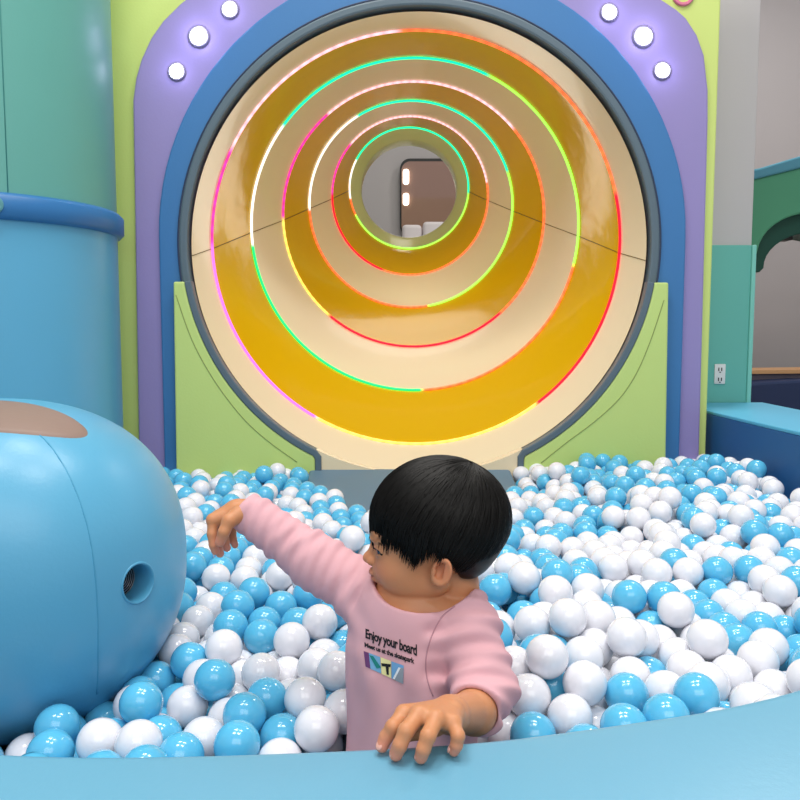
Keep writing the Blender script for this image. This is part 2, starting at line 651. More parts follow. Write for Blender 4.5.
for i, segs in enumerate(led):
    kx, ky, kr, Y = keys[i + 1]
    x, Y, z, r = rings[i + 1]
    N = 200
    aa = sorted([(math.atan2(sx - kx, -(sy - ky)) % (2 * math.pi), c) for (sx, sy), c in segs], key=lambda q: q[0])
    pts = [(x + (r - .003) * math.sin(2 * math.pi * k / N), Y - .002, z + (r - .003) * math.cos(2 * math.pi * k / N)) for k in range(N)]
    rt = .0052 if i < 4 else .0046
    v, f = tube_geo(pts, rt, 6, closed=True)
    cols = []
    for k in range(N):
        a = 2 * math.pi * k / N
        c = aa[-1][1]
        for a0, c0 in aa:
            if a >= a0: c = c0
        dim = 1.0
        if c in (orr, yw, mg, lp) and k % 2: dim = .62
        cols += [(c[0] * dim, c[1] * dim, c[2] * dim, 1)] * 6
    o = pyd('light_strip', v, f, M['led'], slide, smooth=3.2)
    at = o.data.color_attributes.new('tint', 'FLOAT_COLOR', 'POINT')
    at.data.foreach_set('color', [q for c in cols for q in c])
for a in (math.radians(182), math.radians(-3.2)):
    tube('joint_seam', [(q[0] + (q[3] - .001) * math.cos(a), q[1], q[2] + (q[3] - .001) * math.sin(a)) for q in rings[:7]], .0013, M['seam'], slide, 6)

# ------------------------------------------------------------------ room seen through the slide
t = empty('mirror', P(470, 200, 6.5))
tag(t, 'bronze tinted mirror with dark rounded frame seen through the slide hole', 'mirror')
def rrect(px0, py0, px1, py1, Y, rad, n=8):
    a = P(px0, py0, Y); b = P(px1, py1, Y)
    x0, x1, z0, z1 = a.x, b.x, b.z, a.z
    out = []
    for cx_, cz_, s in ((x1 - rad, z1 - rad, 0), (x0 + rad, z1 - rad, 90), (x0 + rad, z0 + rad, 180), (x1 - rad, z0 + rad, 270)):
        for k in range(n + 1):
            th = math.radians(s + 90 * k / n)
            out.append((cx_ + rad * math.cos(th), cz_ + rad * math.sin(th)))
    return out
prism_y('mirror_frame', rrect(400, 159, 520, 236, 6.56, .08), 6.54, 6.598, M['black'], t)
prism_y('mirror_glass', rrect(401.5, 161.5, 518, 234.5, 6.53, .07), 6.525, 6.545, mat('bronze_glass', '8C6E62', .06, spec=.8, emis=.12), t)
for y0, y1 in ((169, 184), (193, 205)):
    tag(prism_y('reflection_bar', rrect(403, y0, 409, y1, 6.5, .02), 6.505, 6.526, mat('reflection_glow', 'FFF3DC', .4, emis=3), t))  # glowing bars put in for the glare reflected on the mirror
wh_seat = mat('white_cushion', 'D9D2D4', .5)
q = P(430, 240, 6.45)
tag(box('white_cushion', P(402, 0, 6.3).x, P(422, 0, 6.3).x, 6.2, 6.46, .0, P(0, 226, 6.3).z, wh_seat, None, .03), 'low white cushion under the mirror, left one', 'cushion', 'white cushions under the mirror')
tag(box('white_cushion', P(423, 0, 6.3).x, P(447, 0, 6.3).x, 6.2, 6.46, .0, P(0, 223, 6.3).z, wh_seat, None, .03), 'low white cushion under the mirror, right one', 'cushion', 'white cushions under the mirror')

# ------------------------------------------------------------------ right side
def solid(name, pts, y0, y1, m, parent=None, bev=0):
    return prism_y(name, [wp(a, b, y0) for a, b in pts], y0, y1, m, parent, bev)

yq = 3.32
t = empty('square_column', (P(736, 300, yq).x, yq, 0))
tag(t, 'white square column with teal lower cladding beside the lime wall', 'column')
x0, x1 = P(690, 0, yq).x, P(755, 245, yq).x
zt = P(700, 245, yq).z
box('column_shaft', x0, x1 - .008, yq + .012, yq + .45, zt - .02, 4.39, M['white_wall'], t, .004)
box('teal_cladding', x0, x1 - .012, yq, yq + .462, .0, zt, M['teal_panel'], t, .004)
box('corner_bead', x1 - .012, x1 + .006, yq - .006, yq + .02, .0, zt, mat('teal_bead', '7CC9BF', .4), t, .004)

yo = yq
c = P(719.5, 374, yo)
t = empty('wall_socket', c)
tag(t, 'white electrical wall socket on the teal cladding', 'socket')
hw, hh = 5.5 * yo / 800, 10 * yo / 800
box('socket_plate', c.x - hw, c.x + hw, yo - .006, yo, c.z - hh, c.z + hh, M['plate'], t, .003)
for dz in (-.5, .5):
    box('socket_slot', c.x - .008, c.x - .004, yo - .0075, yo - .005, c.z + dz * hh - .008, c.z + dz * hh + .006, M['black'], t)
    box('socket_slot', c.x + .004, c.x + .008, yo - .0075, yo - .005, c.z + dz * hh - .008, c.z + dz * hh + .006, M['black'], t)
    box('socket_slot', c.x - .003, c.x + .003, yo - .0075, yo - .005, c.z + dz * hh - .015, c.z + dz * hh - .011, M['black'], t)

# padded side wall of the pit: top 0.80 high
t = empty('side_barrier', (1.2, 2.4, 0))
tag(t, 'navy padded side barrier with sky blue top, right of the ball pit', 'barrier')
ZB = .80
xa = P(713, 412, 2.9)
inner = [(1.150, 3.30), (1.150, 2.97), (1.152, 2.9), (1.165, 2.6), (1.185, 2.3), (1.20, 2.0), (1.20, 1.75)]
outer = [(x + .36, y + .02) for x, y in inner]
def ribbon(name, A, B_, z0, z1, m, parent, bev=.0):
    n = len(A)
    v = [(x, y, z0) for x, y in A] + [(x, y, z0) for x, y in B_] + [(x, y, z1) for x, y in A] + [(x, y, z1) for x, y in B_]
    f = []
    for i in range(n - 1):
        f += [(i, i + 1, n + i + 1, n + i), (2 * n + i, 2 * n + i + 1, 3 * n + i + 1, 3 * n + i), (i, i + 1, 2 * n + i + 1, 2 * n + i), (n + i, n + i + 1, 3 * n + i + 1, 3 * n + i)]
    f += [(0, n, 3 * n, 2 * n), (n - 1, 2 * n - 1, 4 * n - 1, 3 * n - 1)]
    o = pyd(name, v, f, m, parent)
    if bev:
        bevel(o, bev, 4, 50)
        for p_ in o.data.polygons: p_.use_smooth = True
    return o
ribbon('barrier_side', inner, outer, 0, ZB - .012, M['navy'], t, .004)
ribbon('barrier_top', inner, outer, ZB - .012, ZB, mat('barrier_top_vinyl', '5CB4DA', .4), t, .003)

# green play arch far right
t = empty('play_arch', P(800, 250, 4.6))
tag(t, 'green soft play arch with blue top edge beyond the column, cut by the frame', 'play arch')
ya = 4.6
arc_px = []
cx_, cy_, rr_ = 812, 290, 58
for k in range(0, 25):
    a = math.radians(180 - 180 * k / 24)
    arc_px.append((cx_ + rr_ * math.cos(a), cy_ - rr_ * math.sin(a) * 1.02))
face = [(735, 262), (735, 180), (755, 178), (800, 167), (850, 154), (900, 146), (900, 262)]
# front face with arched opening, then the dark underside
poly = [(735, 255), (735, 183), (760, 177), (800, 167), (850, 154), (900, 148), (900, 255), (872, 255)] + \
       [(cx_ + 4 + 58 * math.cos(math.radians(a)), 255 - 43 * math.sin(math.radians(a))) for a in range(15, 166, 10)] + [(757, 255)]
solid('arch_face', poly, ya, ya + .06, M['green'], t, .01)
solid('arch_top_edge', [(735, 184), (760, 178), (800, 168), (850, 155), (900, 149), (900, 138), (850, 145), (800, 156), (760, 168), (735, 172)], ya - .02, ya + .5, mat('arch_blue', '4E8FA6', .4), t, .01)
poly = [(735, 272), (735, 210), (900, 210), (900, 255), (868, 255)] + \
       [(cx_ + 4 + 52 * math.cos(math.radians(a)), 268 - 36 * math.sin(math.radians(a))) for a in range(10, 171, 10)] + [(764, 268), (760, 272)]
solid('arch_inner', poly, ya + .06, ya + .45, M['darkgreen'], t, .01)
t = tag(solid('black_box', [(776, 240), (793, 240), (793, 234), (776, 234)], ya + .1, ya + .2, M['black'], None, .004), 'small black box hanging under the green arch', 'device')
t = empty('bench', P(790, 390, 5.6))
tag(t, 'dark navy bench by the far wall with wooden ledge', 'bench')
yb = 5.6
solid('bench_seat', [(740, 488.5), (740, 384), (762, 382), (800, 380), (850, 380), (850, 488.5)], yb, yb + .5, M['darknavy'], t, .02)
solid('bench_back', [(740, 386), (740, 374), (850, 373), (850, 386)], yb + .2, yb + .5, mat('mauve_vinyl', '857C8C', .5), t, .01)
solid('wood_ledge', [(740, 374), (740, 370.5), (850, 369), (850, 373)], yb + .15, yb + .5, M['wood'], t)
struct(box('wall_side', 1.75, 1.80, 5.0, 6.6, 0, 4.4, M['wall2']))
bpy.data.objects['wall_side'].location.x = .25

# ------------------------------------------------------------------ left column with belt
t = empty('round_column', (-1.35, 2.6, 0))
tag(t, 'big round padded column, teal above its blue belt and sky blue below', 'column')
RC = .42
def cyl(name, z0, z1, r, m, bev=.0, n=96):
    prof_ = [(r - bev, z0), (r, z0 + bev), (r, z1 - bev), (r - bev, z1)] if bev else [(r, z0), (r, z1)]
    v = []; f = []
    for rr, z in prof_:
        for k in range(n):
            a = 2 * math.pi * k / n
            v.append((-1.35 + rr * math.cos(a), 2.6 + rr * math.sin(a), z))
    for i in range(len(prof_) - 1):
        for k in range(n): f.append((i * n + k, i * n + (k + 1) % n, (i + 1) * n + (k + 1) % n, (i + 1) * n + k))
    f.append(tuple(range(n))); f.append(tuple(range(len(v) - 1, len(v) - n - 1, -1)))
    return pyd(name, v, f, m, t, smooth=.9)
zb0 = P(0, 219, 2.25).z; zb1 = P(0, 192, 2.25).z
cyl('lower_padding', .0, zb0 + .01, RC, M['sky'])
cyl('upper_padding', zb1 - .01, 4.38, RC, M['teal'])
cyl('belt', zb0, zb1, RC + .022, M['belt'], .012)
for az in (-78, -52):
    a = math.radians(az)
    tube('padding_seam', [(-1.35 + (RC + .0005) * math.cos(a), 2.6 + (RC + .0005) * math.sin(a), z) for z in (zb1, 2.2, 4.3)], .0015, mat('teal_seam', '4E9C96', .6), t, 6)
# button
a = math.radians(-57.5)
bc = Vector((-1.35 + (RC + .02) * math.cos(a), 2.6 + (RC + .02) * math.sin(a), (zb0 + zb1) / 2))
bd = Vector((math.cos(a), math.sin(a), 0))
lathe_y('belt_button', [(.0001, .016), (.012, .015), (.015, .010), (.019, .012), (.024, .010), (.026, 0)], bc, mat('button_plastic', '5E9AA2', .35), t, 32, d=bd)

# ------------------------------------------------------------------ front padded rim
rim = [(-1.65, 1.35), (-1.4, 1.12), (-1.1, .96), (-.8, .835), (-.6, .785), (-.395, .757), (-.246, .752), (-.05, .764), (.081, .780), (.166, .799), (.257, .823), (.353, .852),
       (.468, .903), (.62, 1.0), (.78, 1.14), (.95, 1.35), (1.12, 1.68), (1.22, 1.92)]
rp_ = spline([(x, y, 0) for x, y in rim], 5)
ZR = .69
TH = .24
sec = []
r_ = .020
for cxs, czs, s in ((r_, ZR - r_, 180), (TH - r_, ZR - r_, 90)):
    for k in range(7):
        a = math.radians(s - 90 * k / 6)
        sec.append((cxs + r_ * math.cos(a), czs + r_ * math.sin(a)))
sec = [(0, 0)] + sec + [(TH, 0)]
v = []; f = []
ns = len(sec)
for i, q in enumerate(rp_):
    tt = (rp_[min(i + 1, len(rp_) - 1)] - rp_[max(i - 1, 0)]).normalized()
    nn = Vector((tt.y, -tt.x, 0))
    for d_, z in sec:
        v.append((q.x + nn.x * d_, q.y + nn.y * d_, z))
for i in range(len(rp_) - 1):
    for k in range(ns):
        f.append((i * ns + k, i * ns + (k + 1) % ns, (i + 1) * ns + (k + 1) % ns, (i + 1) * ns + k))
f += [tuple(range(ns)), tuple(range(len(v) - 1, len(v) - ns - 1, -1))]
o = pyd('pit_barrier', v, f, M['rim'], None, smooth=.9)
tag(o, 'light blue padded rim of the ball pit in the foreground', 'barrier')

# ------------------------------------------------------------------ pit base and slide landing mat
pv = [(q.x, q.y + .01) for q in rp_ if -1.2 < q.x < 1.14]
poly = [(-1.2, 2.85)] + [(-1.2, pv[0][1])] + pv + [(1.14, pv[-1][1]), (1.14, 2.85)]
n = len(poly)
v = [(x, y, .38) for x, y in poly] + [(x, y, .02) for x, y in poly]
f = [tuple(range(n)), tuple(range(2 * n - 1, n - 1, -1))] + [(i, (i + 1) % n, n + (i + 1) % n, n + i) for i in range(n)]
tag(pyd('pit_base', v, f, M['matt']), kind='structure', label='slate padded base under the ball pit')
v = [(-.325, 2.838, .42), (.395, 2.838, .42), (.395, 1.9, .41), (-.325, 1.9, .41), (-.325, 2.838, .606), (.395, 2.838, .606), (.395, 1.9, .455), (-.325, 1.9, .455)]
o = pyd('landing_mat', v, [(0, 1, 2, 3), (4, 5, 6, 7), (0, 1, 5, 4), (1, 2, 6, 5), (2, 3, 7, 6), (3, 0, 4, 7)], M['matt'])
bevel(o, .012)
tag(o, 'slate blue sloping landing mat at the foot of the slide', 'mat')

# ------------------------------------------------------------------ big round pod, front left
PC = Vector((-.655, 1.27, .722)); PR = Vector((.297, .262, .268))
pod = empty('round_pod', (PC.x, PC.y, .41))
tag(pod, 'large sky blue padded pod with taupe patch on top, left in the ball pit', 'pod')
def podp(d, off=0, ex=2.25):
    "point on the slightly boxy pod surface in direction d"
    d = Vector(d)
    s = (abs(d.x / PR.x) ** ex + abs(d.y / PR.y) ** ex + abs(d.z / PR.z) ** ex) ** (-1 / ex)
    return PC + d * s + d.normalized() * off
v = []; f = []
nu, nv = 128, 72
for i in range(1, nv):
    th = math.pi * i / nv
    for j in range(nu):
        ph = 2 * math.pi * j / nu
        v.append(podp((math.sin(th) * math.cos(ph), math.sin(th) * math.sin(ph), math.cos(th))))
top = len(v); v.append(podp((0, 0, 1))); bot = len(v); v.append(podp((0, 0, -1)))
for i in range(nv - 2):
    for j in range(nu): f.append((i * nu + j, i * nu + (j + 1) % nu, (i + 1) * nu + (j + 1) % nu, (i + 1) * nu + j))
for j in range(nu):
    f.append((top, (j + 1) % nu, j)); f.append((bot, (nv - 2) * nu + j, (nv - 2) * nu + (j + 1) % nu))
shell = pyd('pod_shell', v, f, M['sky'], pod, smooth=3.2)
# aim a survey ray at the pod to locate its details
def pod_hit(px, py):
    u, dy, dz = ray(px, py)
    o_ = Vector((0, 0, CZ)); d_ = Vector((u, dy, dz))
    prev = None; s = .6
    while s < 2.2:
        q = o_ + d_ * s - PC
        val = abs(q.x / PR.x) ** 2.25 + abs(q.y / PR.y) ** 2.25 + abs(q.z / PR.z) ** 2.25
        if val < 1: return q
        s += .001
    return None
hq = pod_hit(138, 583)
hn = Vector((hq.x / PR.x ** 2, hq.y / PR.y ** 2, hq.z / PR.z ** 2)).normalized()
hc = PC + hq
# cut the port
cm = bpy.data.meshes.new('cut'); bm = bmesh.new()
bmesh.ops.create_cone(bm, cap_ends=True, segments=40, radius1=.0285, radius2=.0285, depth=.12)
bm.to_mesh(cm); bm.free()
co = bpy.data.objects.new('cut', cm); COL.objects.link(co)
co.matrix_world = Matrix.Translation(hc - hn * .0) @ hn.to_track_quat('Z', 'Y').to_matrix().to_4x4()
md = shell.modifiers.new('port', 'BOOLEAN'); md.object = co; md.operation = 'DIFFERENCE'; md.solver = 'EXACT'
bpy.context.view_layer.update()
dg = bpy.context.evaluated_depsgraph_get()
nm = bpy.data.meshes.new_from_object(shell.evaluated_get(dg))
shell.modifiers.clear(); shell.data = nm
bpy.data.objects.remove(co)
for p_ in nm.polygons: p_.use_smooth = True
sm = shell.modifiers.new('e', 'EDGE_SPLIT'); sm.split_angle = .7
lathe_y('port_rim', [(.0265, -.052), (.027, -.01), (.0275, .001), (.029, .0025), (.031, .001), (.0315, -.003)], hc, mat('port_vinyl', '4F9CC2', .4), pod, 40, d=hn, smooth=3.2)
lathe_y('port_grille_plate', [(.0001, -.040), (.0275, -.040)], hc, M['black'], pod, 40, d=hn)
a_ = hn.orthogonal().normalized(); b_ = hn.cross(a_)
coil = [hc - hn * (.036) + (a_ * math.cos(t_ * .35) + b_ * math.sin(t_ * .35)) * (.003 + .0225 * t_ / 110) for t_ in range(111)]
tube('coil_spring', coil, .0008, M['steel'], pod, 6)
# taupe patch and seams
patch = []
v = []; f = []
pc = Vector((.10, -.33, 1)).normalized()
e1 = Vector((1, 0, .16)).normalized(); e1 = (e1 - pc * e1.dot(pc)).normalized(); e2 = pc.cross(e1)
N1, N2 = 14, 64
v.append(podp(pc, .0025))
for i in range(1, N1 + 1):
    for j in range(N2):
        a = 2 * math.pi * j / N2
        rr = i / N1
        off = .0025 if i < N1 else -.001
        d_ = pc + e1 * (.66 * rr * math.cos(a)) + e2 * (.23 * rr * math.sin(a))
        v.append(podp(d_, off))
for j in range(N2): f.append((0, 1 + j, 1 + (j + 1) % N2))
for i in range(N1 - 1):
    for j in range(N2):
        f.append((1 + i * N2 + j, 1 + i * N2 + (j + 1) % N2, 1 + (i + 1) * N2 + (j + 1) % N2, 1 + (i + 1) * N2 + j))
pyd('taupe_patch', v, f, M['brown'], pod, smooth=3.2)
seamm = mat('pod_seam', '4A9CC2', .6)
sp_ = []
for a, b in spline([(22, 424, 0), (45, 440, 0), (66, 470, 0), (82, 508, 0), (92, 550, 0), (97, 600, 0), (98, 650, 0), (97, 694, 0)], 6) and [(q.x, q.y) for q in spline([(22, 424, 0), (45, 440, 0), (66, 470, 0), (82, 508, 0), (92, 550, 0), (97, 600, 0), (98, 650, 0), (97, 694, 0)], 6)]:
    h_ = pod_hit(a, b)
    if h_ is not None: sp_.append(PC + h_ * 1.0006)
tube('pod_seam', sp_, .0011, seamm, pod, 6)

# ------------------------------------------------------------------ lighting
SC.world = bpy.data.worlds.new('world')
SC.world.use_nodes = True
bg = SC.world.node_tree.nodes['Background']
bg.inputs[0].default_value = (.95, .97, 1, 1)
bg.inputs[1].default_value = .58
def area(loc, size, e, rot=(0, 0, 0), col=(1, .96, .90)):
    ld = bpy.data.lights.new('ceiling_or_fill_light', 'AREA')
    ld.shape = 'RECTANGLE'; ld.size = size[0]; ld.size_y = size[1]; ld.energy = e; ld.color = col
    o = bpy.data.objects.new('ceiling_or_fill_light', ld); COL.objects.link(o)
    o.location = loc; o.rotation_euler = rot
for x, y in ((-.9, .5), (.5, .4), (-.5, 1.7), (.8, 1.6)):
    area((x, y, 4.35), (.8, .4), 33)
area((.2, -1.2, 2.6), (2.4, 1.4), 31, (math.radians(52), 0, 0))  # added front fill behind the camera, not a ceiling fixture
area((2.4, 4.6, 4.3), (1, .6), 70)
area((.4, 5.3, 4.3), (.8, .5), 22)
fl = bpy.data.lights.new('funnel_fill', 'POINT')  # added unseen fill inside the funnel, backing up the light strips
fl.energy = 1.3; fl.color = (1, .93, .80); fl.shadow_soft_size = .10
fo = bpy.data.objects.new('funnel_fill', fl); COL.objects.link(fo); fo.location = (CX, 3.75, CZc + .12)
SC.view_settings.view_transform = 'Standard'
SC.view_settings.look = 'None'
SC.view_settings.exposure = 0

